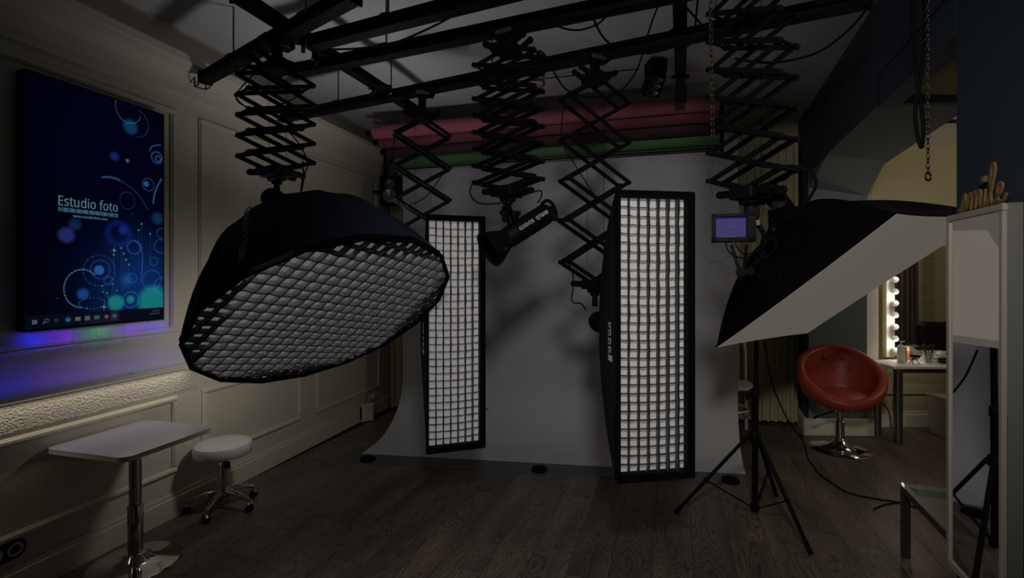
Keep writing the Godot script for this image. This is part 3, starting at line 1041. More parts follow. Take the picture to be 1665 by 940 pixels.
func strap(a: Vector2, c: Vector2, z0: float, z1: float, th: float, segs: int, wob: float, slack := 0.0) -> B:   # a cloth band on edge, darker along its front edge
	var b := B.new()
	var d := (c - a).normalized()
	var nrm := Vector2(-d.y, d.x)
	var rows := []
	for i in segs + 1:
		var f := float(i) / segs
		var w0 := wob * 0.5 * sin(i * 2.4 + a.x * 31.0 + a.y * 17.0)
		var w1 := wob * sin(i * 1.7 + a.x * 23.0 + a.y * 41.0)
		var p := a.lerp(c, f) + Vector2(0, -slack * sin(PI * f))
		var p0 := p + nrm * w0
		var p1 := p + nrm * w1
		var e := nrm * th / 2
		var zz := z1 + 0.002 * sin(i * 1.9 + a.x * 11.0)
		var zb := zz - 0.004
		rows.append([Vector3(p0.x - e.x, p0.y - e.y, z0), Vector3(p0.x + e.x, p0.y + e.y, z0), Vector3(p1.x + e.x, p1.y + e.y, zb), Vector3(p1.x + e.x, p1.y + e.y, zz), Vector3(p1.x - e.x, p1.y - e.y, zz), Vector3(p1.x - e.x, p1.y - e.y, zb)])
	for i in segs:
		for j in 6:
			var k := (j + 1) % 6
			b.st.set_color(Color(0.12, 0.12, 0.13) if j in [2, 3, 4] else Color.WHITE)
			b.quad(rows[i][j], rows[i + 1][j], rows[i + 1][k], rows[i][k])
	return b

func chord(corners: Array, o: Vector2, d: Vector2) -> Array:   # where a line cuts a convex outline
	var hits := []
	for j in corners.size():
		var a: Vector2 = corners[j]
		var c: Vector2 = corners[(j + 1) % corners.size()]
		var e := c - a
		var den := d.cross(e)
		if absf(den) < 1e-6:
			continue
		var s := (a - o).cross(d) / den
		if s >= 0.0 and s < 1.0:
			hits.append(a + e * s)
	return hits

func flash_head(label: String, rear: Vector3, dir: Vector3, L: float, r: float) -> Node3D:   # a studio flash: dir runs from its rear to its front
	var t := thing("studio_flash", label, "flash", Transform3D(face_to(dir), rear))
	var rt := Transform3D(Basis(Vector3.RIGHT, PI / 2), Vector3.ZERO)
	var b := B.new()
	b.lathe([Vector2(0.0, 0.0), Vector2(r * 0.82, 0.0), Vector2(r * 0.9, 0.008), Vector2(r * 0.92, 0.02), Vector2(r, 0.03), Vector2(r, L - 0.03), Vector2(r * 1.05, L - 0.025), Vector2(r * 1.05, L), Vector2(0.0, L)], 24, rt)
	part(t, "housing", b, M["black plastic"])
	b = B.new()
	for k in 5:
		b.ring(Vector3(0, 0, L * (0.3 + 0.1 * k)), Basis.IDENTITY, r * 1.005, 0.002, 24, 6)
	part(t, "cooling_ribs", b, M["black rubber"])
	b = B.new()
	b.box(Vector3(0, r * 0.25, -0.002), Vector3(r * 1.0, r * 0.5, 0.006), 0.001)
	part(t, "rear_display", b, M["strip vinyl"])
	b = B.new()
	b.lathe([Vector2(0, -0.014), Vector2(r * 0.24, -0.014), Vector2(r * 0.26, 0.0), Vector2(0, 0.0)], 14, rt * Transform3D(Basis.IDENTITY, Vector3(0.0, 0.0, r * 0.45)))
	part(t, "dial", b, M["black metal"])
	return t


func build_octabox() -> void:
	var n := Vector3(0.45, -0.807, 0.383).normalized()
	var c := Vector3(-0.859 * 0.94, EYE - 0.195 * 0.94, -2.368 * 0.94)
	var bs := face_to(n)
	var t := thing("octagonal_softbox", "large round black softbox tilted down, with a grey honeycomb grid over its front", "softbox", Transform3D(bs, c))
	var corners := []
	var inner := []
	for j in 16:
		var a := TAU * (j + 0.5) / 16
		corners.append(Vector2(cos(a), sin(a)) * 0.566)
		inner.append(Vector2(cos(a), sin(a)) * 0.553)
	var L := 0.53
	var rows := gores(t, corners, Vector2.ZERO, 0.09, L, 0.36, 0.03, M["black softbox cloth"], 10, 3)
	lip(t, corners, inner, -0.013, 0.014, M["black trim cloth"], -0.002)
	var b := B.new()
	var full := []
	for p in corners:
		full.append(p * 0.995)
	b.prism(full, 0.003, Transform3D(Basis.IDENTITY, Vector3(0, 0, -0.0125)))
	part(t, "diffuser", b, M["octabox diffuser"])
	area_light("softbox_light", Transform3D(Basis(Vector3.UP, PI), Vector3(0, 0, -0.0075)), Vector2(0.9, 0.9), 1.6, Color(1.0, 0.97, 0.95), t)
	var rot := -0.26
	for k in 2:
		var d := Vector2(cos(rot + k * PI / 2), sin(rot + k * PI / 2))
		var nrm := Vector2(-d.y, d.x)
		for i in range(-10, 11):
			var h := chord(inner, nrm * (i * 0.0555), d)
			if h.size() == 2 and h[0].distance_to(h[1]) > 0.05:
				var len_: float = h[0].distance_to(h[1])
				part(t, "grid_strap", strap(h[0], h[1], -0.008, 0.0165, 0.003, maxi(4, int(len_ / 0.0272)), 0.0022), M["grid cloth"])
	b = B.new()
	b.lathe([Vector2(0.06, -L - 0.03), Vector2(0.085, -L - 0.03), Vector2(0.088, -L - 0.02), Vector2(0.088, -L + 0.015), Vector2(0.07, -L + 0.02)], 24, Transform3D(Basis(Vector3.RIGHT, PI / 2), Vector3.ZERO))
	part(t, "speed_ring", b, M["black metal"])
	# maker's lettering on the panel that faces left, running down it
	var mid: Vector3 = rows[6][4][0].lerp(rows[5][4][2], 0.25)
	var along: Vector3 = (rows[6][3][1] - rows[6][5][1]).normalized()
	var nz := ((rows[6][4][2] - rows[6][4][0]) as Vector3).cross(along).normalized()
	if nz.dot(Vector3(mid.x, mid.y, 0)) < 0:
		nz = -nz
	var ray := t.transform.basis.inverse() * (t.transform * mid - cam_at)
	var dn := t.transform.basis.inverse() * Vector3(-0.12, -1, 0)
	var x := nz.cross(ray.cross(dn)).normalized()
	if x.dot(dn) < 0:
		x = -x
	letters(t, "lettering", "Godox P120H", 0.060, M["label white"], Transform3D(Basis(x, nz.cross(x), nz), mid + nz * 0.010), "Droid Sans", 0.003)
	# the flash behind it
	var apex := t.transform * Vector3(0, 0, -L - 0.03)
	var dir := (n * 0.75 + Vector3(0.5, -0.1, 0.05)).normalized()
	var fh := flash_head("black studio flash behind the round honeycomb softbox", apex - dir * 0.21, dir, 0.22, 0.055)
	b = B.new()
	var top: Vector3 = fh.transform.affine_inverse() * P(446, 318, 2.5)
	b.bar(Vector3(0, 0.05, 0.08), top, 0.05, 0.03, 0.004)
	b.box(top, Vector3(0.05, 0.05, 0.05), 0.006)
	part(fh, "tilt_bracket", b, M["black metal"])
	b = B.new()
	b.bar(top, top + Vector3(0.05, 0.0, -0.06), 0.014, 0.014, 0.003)
	part(fh, "tilt_lever", b, M["black plastic"])


func strip_box(label: String, c: Vector3, yaw: float, w: float, h: float, word: String) -> Node3D:
	var t := thing("strip_softbox", label, "softbox", at(c, yaw), "tall strip softboxes with grids")
	var corners := [Vector2(-w / 2, -h / 2), Vector2(w / 2, -h / 2), Vector2(w / 2, h / 2), Vector2(-w / 2, h / 2)]
	var e := 0.02
	var inner := [Vector2(-w / 2 + 0.012, -h / 2 + e * 1.4), Vector2(w / 2 - e * 1.3, -h / 2 + e * 1.4), Vector2(w / 2 - e * 1.3, h / 2 - e * 1.2), Vector2(-w / 2 + 0.012, h / 2 - e * 1.2)]
	var L := 0.42
	# panels, subdivided along the height so that the fabric bows
	var k := 4
	for j in k:
		var rows := []
		for i in 11:
			var tt := i / 10.0
			var s := pow(1.0 - tt, 0.55)
			var row := []
			for v in 9:
				var f := v / 8.0
				var p := []
				for q in [corners[j], corners[(j + 1) % k]]:
					var rp: Vector2 = Vector2(signf(q.x), signf(q.y)) * 0.055
					p.append(rp + (q - rp) * s)
				var xy: Vector2 = p[0].lerp(p[1], f)
				var bow := 4.0 * f * (1.0 - f) * sin(PI * tt)
				if j % 2 == 1:
					xy.x *= 1.0 + 0.22 * bow
				else:
					xy.y *= 1.0 - 0.04 * bow
				row.append(Vector3(xy.x, xy.y, -L * tt))
			rows.append(row)
		var b := B.new()
		b.grid(rows)
		part(t, "side_panel", b, M["strip box cloth"])
	lip(t, corners, inner, -0.008, 0.030, M["black trim cloth"])
	var b2 := B.new()
	b2.prism(inner, 0.003, Transform3D(Basis.IDENTITY, Vector3(0, 0, -0.012)))
	part(t, "diffuser", b2, M["strip diffuser"])
	area_light("softbox_light", Transform3D(Basis(Vector3.UP, PI), Vector3(0, 0, -0.004)), Vector2(w * 0.8, h * 0.93), 0.5, Color(1.0, 0.98, 0.97), t)
	var cols := 7
	var rowsn := 31
	for i in range(1, cols):
		var x := lerpf(inner[0].x, inner[1].x, float(i) / cols)
		part(t, "grid_strap", strap(Vector2(x, inner[0].y), Vector2(x, inner[2].y), 0.0, lerpf(0.014, 0.034, float(i) / cols), 0.005, 31, 0.0014), M["strip grid cloth"])
	for i in range(1, rowsn):
		var y := lerpf(inner[0].y, inner[2].y, float(i) / rowsn)
		part(t, "grid_strap", strap(Vector2(inner[0].x, y), Vector2(inner[1].x, y), 0.0, 0.015, 0.0024, 14, 0.0012, 0.005), M["strip grid cloth"])
	b2 = B.new()
	b2.lathe([Vector2(0.05, -L - 0.03), Vector2(0.078, -L - 0.03), Vector2(0.08, -L - 0.02), Vector2(0.08, -L + 0.012), Vector2(0.06, -L + 0.016)], 24, Transform3D(Basis(Vector3.RIGHT, PI / 2), Vector3.ZERO))
	part(t, "speed_ring", b2, M["black metal"])
	# lettering running up the left panel
	letters(t, "lettering", word, 0.062, M["label white"], Transform3D(Basis(Vector3(0, 1, 0), Vector3(0.05, 0, -1).normalized(), Vector3(-1, 0, -0.05).normalized()), Vector3(-w / 2 - 0.006, -0.03, -0.055)), "Droid Sans", 0.002)
	return t

func build_strip_boxes() -> void:
	var a := strip_box("left tall strip softbox with white grid front, half behind the round softbox", Vector3(-0.295 * 1.04, EYE - 0.30 * 1.04, -2.60 * 1.04), deg_to_rad(19), 0.315, 1.25, "godox")
	var b := strip_box("right tall strip softbox with white grid front, nearer the camera", Vector3(0.597, 1.146, -2.117), deg_to_rad(10), 0.338, 1.20, "godox")
	for k in 2:
		var t: Node3D = [a, b][k]
		var p := t.transform * Vector3(0, 0, -0.45)
		var d := t.transform.basis.z
		flash_head(["black studio flash behind the left strip softbox", "black studio flash behind the right strip softbox"][k], p - d * 0.20 + Vector3(-0.02, 0, 0), d, 0.21, 0.055)
	# small clips on the right edge of the left strip
	var cl := B.new()
	cl.box(Vector3(0, 0, 0), Vector3(0.02, 0.008, 0.01), 0.001)
	cl.rod(Vector3(0.008, 0, 0), Vector3(0.02, 0.014, 0), 0.002, 6)
	cl.rod(Vector3(0.008, 0, 0), Vector3(0.02, -0.014, 0), 0.002, 6)
	part(a, "clip", cl, M["steel"]).position = Vector3(0.162, -0.42, 0.02)
	var m2 := part(a, "clip", cl, M["steel"])
	m2.position = Vector3(0.162, 0.495, 0.02)


func build_big_softbox() -> void:
	var s := 1.06
	var A := P(1165, 565, 2.505 * s)
	var Bp := P(1458, 347, 1.758 * s)
	var D := P(1312, 542, 2.808 * s)
	var C := Bp + D - A
	var ctr := (Bp + D) / 2
	var ex := (Bp - A).normalized()
	var n := ex.cross(D - A).normalized()
	if n.y > 0:
		n = -n
	var ey := n.cross(ex)
	var bs := Basis(ex, ey, n)
	var t := thing("rectangular_softbox", "large rectangular softbox with a plain white front, on the black stand", "softbox", Transform3D(bs, ctr))
	var inv := t.transform.affine_inverse()
	var co := []
	for p in [A, Bp, C, D]:
		var q: Vector3 = inv * p
		co.append(Vector2(q.x, q.y))
	var sgn := 0.0
	for i in 4:
		sgn += (co[i] as Vector2).cross(co[(i + 1) % 4])
	if sgn < 0:
		co.reverse()
	# round the outline a little where the cloth sags between its rods
	var corners := []
	for i in 4:
		var a: Vector2 = co[i]
		var c2: Vector2 = co[(i + 1) % 4]
		var dd := (c2 - a)
		var nn := Vector2(dd.y, -dd.x).normalized()
		for k in 6:
			var f := k / 6.0
			corners.append(a.lerp(c2, f) - nn * (0.018 * 4.0 * f * (1 - f)))
	var inner := []
	for p in corners:
		inner.append(p * 0.995)
	var L := 0.42
	var k2 := corners.size()
	for side in 4:
		var rows := []
		for i in 11:
			var tt := i / 10.0
			var sc := pow(1.0 - tt, 0.56)
			var row := []
			for v in 7:
				var q: Vector2 = corners[(side * 6 + v) % k2]
				var rp := q.normalized() * 0.075
				var f := v / 6.0
				var xy: Vector2 = (rp + (q - rp) * sc) * (1.0 - 0.05 * 4.0 * f * (1 - f) * sin(PI * tt))
				row.append(Vector3(xy.x, xy.y, -L * tt))
			rows.append(row)
		var b := B.new()
		b.grid(rows)
		part(t, "side_panel", b, M["black trim cloth"])
	var b3 := B.new()
	for j in k2:
		var a: Vector2 = corners[j]
		var c3: Vector2 = corners[(j + 1) % k2]
		b3.tube([Vector3(a.x, a.y, -0.004), Vector3(c3.x, c3.y, -0.004)], 0.005, 6)
	part(t, "edge_piping", b3, M["black trim cloth"])
	b3 = B.new()
	b3.prism(inner, 0.003, Transform3D(Basis.IDENTITY, Vector3(0, 0, -0.001)))
	part(t, "diffuser", b3, M["softbox diffuser"])
	area_light("softbox_light", Transform3D(Basis(Vector3.UP, PI), Vector3(0, 0, 0.006)), Vector2(0.85, 0.58), 0.055, Color(1.0, 0.93, 0.85), t)
	b3 = B.new()
	b3.lathe([Vector2(0.06, -L - 0.03), Vector2(0.085, -L - 0.03), Vector2(0.088, -L - 0.02), Vector2(0.088, -L + 0.012), Vector2(0.07, -L + 0.016)], 24, Transform3D(Basis(Vector3.RIGHT, PI / 2), Vector3.ZERO))
	part(t, "speed_ring", b3, M["black metal"])
	var apex := t.transform * Vector3(0, 0, -L - 0.03)
	var fh := flash_head("black studio flash behind the plain white softbox, on top of the stand", apex - n * 0.2, n, 0.21, 0.055)
	# the stand
	var base := Vector3(1.405, 0, -2.90)
	var top := apex - n * 0.12 + Vector3(0, -0.10, -0.04)
	var st := thing("light_stand", "black tripod light stand under the plain white softbox", "stand", at(base))
	var o := base
	var j0 := Vector3(0, 0.47, 0)
	b3 = B.new()
	b3.tube([Vector3(0, 0.04, 0), Vector3(0.003, 0.72, 0)], 0.017, 14)
	part(st, "lower_pole", b3, M["black metal"])
	b3 = B.new()
	b3.tube([Vector3(0.003, 0.70, 0), Vector3(0.01, 1.25, -0.0), top - o], 0.0135, 14)
	part(st, "upper_pole", b3, M["black metal"])
	b3 = B.new()
	b3.lathe([Vector2(0.017, 0.69), Vector2(0.024, 0.69), Vector2(0.025, 0.70), Vector2(0.025, 0.735), Vector2(0.023, 0.74), Vector2(0.014, 0.74)], 16)
	part(st, "clamp_collar", b3, M["black plastic"])
	b3 = B.new()
	b3.rod(Vector3(-0.02, 0.715, 0.01), Vector3(-0.05, 0.715, 0.02), 0.006, 8)
	b3.box(Vector3(-0.055, 0.705, 0.022), Vector3(0.01, 0.045, 0.016), 0.003)
	part(st, "clamp_knob", b3, M["black plastic"])
	b3 = B.new()
	b3.lathe([Vector2(0.017, 0.44), Vector2(0.03, 0.44), Vector2(0.032, 0.45), Vector2(0.032, 0.485), Vector2(0.026, 0.495), Vector2(0.017, 0.495)], 16)
	part(st, "leg_collar", b3, M["black plastic"])
	b3 = B.new()
	b3.lathe([Vector2(0.0, 0.03), Vector2(0.022, 0.035), Vector2(0.026, 0.05), Vector2(0.026, 0.075), Vector2(0.017, 0.08)], 16)
	part(st, "brace_collar", b3, M["black plastic"])
	for f in [G(1099, 836), G(1318, 903), G(1262, 808)]:
		var foot: Vector3 = f - o + Vector3(0, 0.012, 0)
		var dv := Vector3(foot.x, 0, foot.z).normalized()
		var a := j0 + dv * 0.035
		b3 = B.new()
		b3.bar(a, foot, 0.022, 0.014, 0.003)
		var lg := part(st, "leg", b3, M["black metal"])
		b3 = B.new()
		b3.tube([foot + (a - foot).normalized() * 0.04, foot - (a - foot).normalized() * 0.006], 0.0125, 10)
		part(lg, "rubber_foot", b3, M["black rubber"])
		var m := a.lerp(foot, 0.58)
		b3 = B.new()
		b3.bar(Vector3(0, 0.06, 0) + dv * 0.026, m, 0.014, 0.007, 0.002)
		part(st, "brace", b3, M["black metal"])
		b3 = B.new()
		b3.box(m, Vector3(0.026, 0.026, 0.026), 0.005)
		part(st, "brace_joint", b3, M["black plastic"])
	b3 = B.new()
	var tl: Vector3 = top - o
	b3.lathe([Vector2(0.0135, -0.02), Vector2(0.022, -0.02), Vector2(0.022, 0.05), Vector2(0.0, 0.05)], 14, Transform3D(Basis.IDENTITY, tl))
	b3.bar(tl + Vector3(0, 0.04, 0), (apex - n * 0.12) - o, 0.035, 0.03, 0.004)
	part(st, "tilt_head", b3, M["black metal"])


# ------------------------------------------------------------------ pantographs
func pantograph(label: String, c: Vector3, phi: float, hw: float, sep: float, n: int, pitch: float, y0: float, style: int) -> Node3D:
	# c: axis on the floor plan; y0: height of the first outer joints; n: number of full crossings below it
	var bs := Basis(Vector3.UP, phi)                            # x runs along the scissors, z across them
	var t := thing("scissor_pantograph", label, "pantograph", Transform3D(bs, Vector3(c.x, y0, c.z)), "scissor pantographs hanging from the tracks")
	var ytop := pitch / 2
	var hang := 2.52 - y0
	# trolley in the track and hanger plate
	var b := B.new()
	b.box(Vector3(0, hang + 0.005, 0), Vector3(0.15, 0.035, 0.075), 0.004)
	part(t, "trolley", b, M["black metal"])
	b = B.new()
	b.box(Vector3(0, hang - 0.004, 0.04), Vector3(0.085, 0.024, 0.006), 0.002)
	part(t, "trolley_plate", b, M["grey metal"])
	b = B.new()
	b.box(Vector3(0, (hang + ytop) / 2 + 0.01, 0), Vector3(0.045, maxf(hang - ytop - 0.02, 0.03), 0.04), 0.006)
	b.lathe([Vector2(0.0, 0.0), Vector2(0.028, 0.0), Vector2(0.028, 0.018), Vector2(0.0, 0.018)], 14, Transform3D(Basis.IDENTITY, Vector3(0, hang - 0.03, 0)))
	part(t, "swivel", b, M["black metal"])
	# heads with lugs, top and bottom
	for e in 2:
		var yy := ytop + 0.012 if e == 0 else -n * pitch - pitch / 2 - 0.012
		b = B.new()
		b.box(Vector3(0, yy, 0), Vector3(0.10, 0.05, sep + 0.02), 0.006)
		b.box(Vector3(0, yy + (0.02 if e == 0 else -0.02), 0), Vector3(0.06, 0.05, sep * 0.7), 0.008)
		part(t, "head_block" if e == 0 else "foot_block", b, M["black metal"] if style != 1 or e == 0 else M["grey lug"])
		for s in [-1, 1]:
			for z in [-1, 1]:
				var q := B.new()
				var y1 := yy + 0.035 if e == 0 else yy + (0.005 if style != 1 else -0.01)
				q.bar(Vector3(s * 0.03, yy, z * sep * 0.36), Vector3(s * (0.10 if e == 0 else 0.105), y1, z * sep * 0.36), 0.010, 0.030, 0.004)
				q.lathe([Vector2(0, -0.007), Vector2(0.015, -0.007), Vector2(0.015, 0.007), Vector2(0, 0.007)], 12, Transform3D(Basis(Vector3.RIGHT, PI / 2), Vector3(s * (0.10 if e == 0 else 0.105), y1, z * sep * 0.36)))
				part(t, "lug", q, M["black metal"] if style != 1 or e == 0 else M["grey lug"])
	# arms: long ones cross in each cell, half arms at both ends
	var th := 0.010
	var wd := 0.020
	var long_len := Vector2(2 * hw, pitch).length() + 0.018
	var lm := B.new()
	lm.box(Vector3.ZERO, Vector3(long_len, wd, th), 0.002)
	var long_mesh := lm.mesh()
	var sm := B.new()
	sm.box(Vector3.ZERO, Vector3(long_len / 2 + 0.006, wd, th), 0.002)
	var half_mesh := sm.mesh()
	var ang := atan2(pitch, 2 * hw)
	for z in [-1, 1]:
		var za: float = z * sep / 2
		var zb: float = z * (sep / 2 - 0.015)
		for i in n:
			var yc := -(i + 0.5) * pitch
			put(t, "arm", long_mesh, M["black metal"], Transform3D(Basis(Vector3(0, 0, 1), -ang), Vector3(0, yc, za)))
			put(t, "arm", long_mesh, M["black metal"], Transform3D(Basis(Vector3(0, 0, 1), ang), Vector3(0, yc, zb)))
		for s in [-1, 1]:
			put(t, "half_arm", half_mesh, M["black metal"], Transform3D(Basis(Vector3(0, 0, 1), -s * ang), Vector3(s * hw / 2, pitch / 4, za if s > 0 else zb)))
			put(t, "half_arm", half_mesh, M["black metal"], Transform3D(Basis(Vector3(0, 0, 1), s * ang), Vector3(s * hw / 2, -n * pitch - pitch / 4, zb if s > 0 else za)))
	b = B.new()
	for i in n + 1:
		for s in [-1, 1]:
			b.rod(Vector3(s * hw, -i * pitch, -sep / 2 - 0.008), Vector3(s * hw, -i * pitch, sep / 2 + 0.008), 0.006, 8)
	for i in n:
		b.rod(Vector3(0, -(i + 0.5) * pitch, -sep / 2 - 0.007), Vector3(0, -(i + 0.5) * pitch, sep / 2 + 0.007), 0.005, 8)
	part(t, "pivot_pins", b, M["black metal"]).set_meta("kind", "stuff")
	# spigot socket under the foot
	b = B.new()
	var yb := -n * pitch - pitch / 2 - 0.05
	b.lathe([Vector2(0.0, yb - 0.075), Vector2(0.014, yb - 0.075), Vector2(0.014, yb - 0.02), Vector2(0.024, yb - 0.02), Vector2(0.024, yb + 0.01), Vector2(0.0, yb + 0.01)], 14)
	part(t, "spigot", b, M["black metal"])
	b = B.new()
	for s in [-0.25, 0.3]:
		b.rod(Vector3(s * hw, ytop, 0), Vector3(s * hw, -n * pitch, 0), 0.0012, 6)
	part(t, "safety_cord", b, M["black rubber"])
	return t

func build_pantographs() -> void:
	mat("grey lug", Color(0.26, 0.26, 0.26), 0.45, 0.4)
	var a := pantograph("half-extended black pantograph holding the round honeycomb softbox", Vector3(-1.14, 0, -2.43), deg_to_rad(50), 0.155, 0.135, 4, 0.0965, 2.345, 1)
	wire(a, "power_cord", [[440, 95, 2.3], [384, 155, 2.25], [420, 178, 2.2], [470, 164, 2.2], [490, 150, 2.3]], 0.003, M["black rubber"])
	wire(a, "power_cord", [[380, 153, 2.25], [392, 168, 2.22], [412, 181, 2.2], [470, 215, 2.2], [500, 262, 2.25], [492, 290, 2.3], [488, 320, 2.35]], 0.003, M["black rubber"])
	var p2 := pantograph("extended black pantograph holding the left strip softbox", Vector3(-0.555, 0, -3.10), deg_to_rad(16), 0.167, 0.09, 4, 0.199, 2.262, 0)
	wire(p2, "power_cord", [[641, 222, 3.02], [640, 270, 3.02], [650, 330, 3.0], [690, 322, 3.0], [722, 280, 3.05], [731, 276, 3.05]], 0.003, M["black rubber"])
	var p3 := pantograph("folded black pantograph holding the bowl flash", Vector3(-0.02, 0, -2.325), deg_to_rad(-31), 0.160, 0.095, 7, 0.0795, 2.392, 0)
	wire(p3, "power_cord", [[772, 293, 2.25], [764, 312, 2.2], [778, 330, 2.2], [815, 330, 2.2], [850, 318, 2.2], [878, 310, 2.2], [880, 320, 2.2], [874, 330, 2.22]], 0.0035, M["black rubber"])
	wire(p3, "power_cord", [[868, 130, 2.25], [882, 130, 2.22], [884, 138, 2.2], [874, 142, 2.2]], 0.006, M["dial red"])
	var p4 := pantograph("extended black pantograph beside the right strip softbox", Vector3(0.43, 0, -2.60), deg_to_rad(22), 0.178, 0.10, 4, 0.208, 2.298, 0)
	wire(p4, "power_cord", [[920, 168, 2.5], [914, 190, 2.5], [914, 230, 2.5], [930, 260, 2.5], [968, 320, 2.45]], 0.003, M["black rubber"])
	wire(p4, "power_cord", [[921, 424, 2.5], [930, 440, 2.5], [932, 465, 2.5], [930, 490, 2.5], [945, 494, 2.52], [953, 505, 2.58]], 0.0035, M["black rubber"])
	var p5 := pantograph("black pantograph on the right, above the small blue monitor", Vector3(0.925, 0, -1.945), deg_to_rad(-60), 0.15, 0.115, 6, 0.1135, 2.465, 0)
	wire(p5, "power_cord", [[1160, 320, 1.9], [1152, 290, 2.0], [1160, 262, 2.05], [1165, 250, 2.08]], 0.0012, M["grey metal"])
	wire(p5, "power_cord", [[1200, 262, 1.95], [1255, 272, 1.9], [1290, 270, 1.88], [1318, 280, 1.85], [1327, 300, 1.85], [1310, 330, 1.88], [1285, 348, 1.95]], 0.006, M["black rubber"])
	wire(p5, "power_cord", [[1285, 282, 1.88], [1275, 292, 1.88], [1240, 300, 1.9], [1225, 308, 1.92]], 0.004, M["black rubber"])


# ------------------------------------------------------------------ flash, monitor, screen
func build_bowl_flash() -> void:
	var front := P(824, 388, 2.27)
	var rear := P(892, 345, 2.36)
	var d := (front - rear).normalized()
	var L := front.distance_to(rear)
	var t := thing("bowl_flash", "black studio flash with a bowl reflector aimed down left, seen against the paper", "flash", Transform3D(face_to(d), rear))
	var inv := t.transform.affine_inverse()
	var rt := Transform3D(Basis(Vector3.RIGHT, PI / 2), Vector3.ZERO)
	var b := B.new()
	b.lathe([Vector2(0.0, 0.0), Vector2(0.040, 0.0), Vector2(0.046, 0.006), Vector2(0.048, 0.02), Vector2(0.050, 0.03), Vector2(0.050, L - 0.012), Vector2(0.046, L), Vector2(0.0, L)], 28, rt)
	part(t, "housing", b, M["black plastic"])
	b = B.new()
	b.lathe([Vector2(0.0, L - 0.002), Vector2(0.045, L - 0.002), Vector2(0.047, L + 0.004), Vector2(0.05, L + 0.015), Vector2(0.078, L + 0.075), Vector2(0.084, L + 0.10), Vector2(0.087, L + 0.102), Vector2(0.086, L + 0.105), Vector2(0.081, L + 0.10), Vector2(0.074, L + 0.075), Vector2(0.044, L + 0.016), Vector2(0.0, L + 0.012)], 36, rt)
	part(t, "bowl_reflector", b, M["black metal"])
	b = B.new()
	b.lathe([Vector2(0, 0), Vector2(0.010, 0), Vector2(0.012, 0.006), Vector2(0.009, 0.012), Vector2(0, 0.014)], 12, Transform3D(face_to(Vector3(0.6, 0.2, 0.8)), inv * P(822, 405, 2.2)) * Transform3D(Basis(Vector3.RIGHT, PI / 2), Vector3.ZERO))
	part(t, "release_knob", b, M["steel"])
	# rear panel with dial, buttons and handle
	b = B.new()
	b.box(Vector3(0, 0.0, -0.006), Vector3(0.06, 0.05, 0.014), 0.003)
	part(t, "rear_panel", b, M["black rubber"])
	b = B.new()
	b.lathe([Vector2(0, -0.02), Vector2(0.012, -0.02), Vector2(0.014, -0.012), Vector2(0, -0.012)], 14, rt * Transform3D(Basis.IDENTITY, Vector3(0.018, 0, -0.01)))
	b.lathe([Vector2(0, -0.018), Vector2(0.005, -0.018), Vector2(0.005, -0.012), Vector2(0, -0.012)], 10, rt * Transform3D(Basis.IDENTITY, Vector3(-0.015, 0, -0.015)))
	part(t, "dial", b, M["black metal"])
	b = B.new()
	b.tube(curve([inv * P(880, 332, 2.30), inv * P(890, 326, 2.32), inv * P(900, 334, 2.36), inv * P(905, 352, 2.38), inv * P(897, 358, 2.36)], 5), 0.008, 8)
	part(t, "handle", b, M["black plastic"])
	b = B.new()
	b.tube([inv * P(903, 357, 2.38), inv * P(922, 358, 2.42)], 0.008, 8)
	part(t, "plug", b, M["black plastic"])
	# bracket up to the spigot
	b = B.new()
	var top := inv * P(823, 335, 2.30)
	b.bar(inv * P(823, 362, 2.30), top, 0.034, 0.034, 0.004)
	b.bar(inv * P(812, 346, 2.30), inv * P(846, 347, 2.31), 0.04, 0.02, 0.004, Vector3(0, 1, 0))
	b.bar(inv * P(832, 350, 2.30), inv * P(836, 366, 2.30), 0.03, 0.06, 0.004)
	part(t, "tilt_bracket", b, M["black metal"])
	b = B.new()
	b.rod(inv * P(828, 332, 2.26), inv * P(831, 342, 2.24), 0.007, 8)
	part(t, "lock_screw", b, M["black plastic"])
	# raised lettering field on the side that faces the camera
	var mid := inv * P(858, 362, 2.2)
	var nz := Vector3(mid.x, mid.y, 0).normalized()
	var x := Vector3(0, 0, -1)
	var bs := Basis(x, nz.cross(x), nz)
	var lp := []
	for a in 20:
		var an := TAU * a / 20
		lp.append(Vector2(cos(an) * 0.011 + (0.067 if cos(an) > 0 else -0.067), sin(an) * 0.011))
	b = B.new()
	b.prism(lp, 0.0035, Transform3D(bs, nz * 0.0485 + Vector3(0, 0, L * 0.45)))
	part(t, "name_plate", b, M["black metal"])
	letters(t, "lettering", "GODOX  QT600", 0.024, M["label white"], Transform3D(bs, nz * 0.0525 + Vector3(0, 0, L * 0.45)), "Droid Sans", 0.001, true)


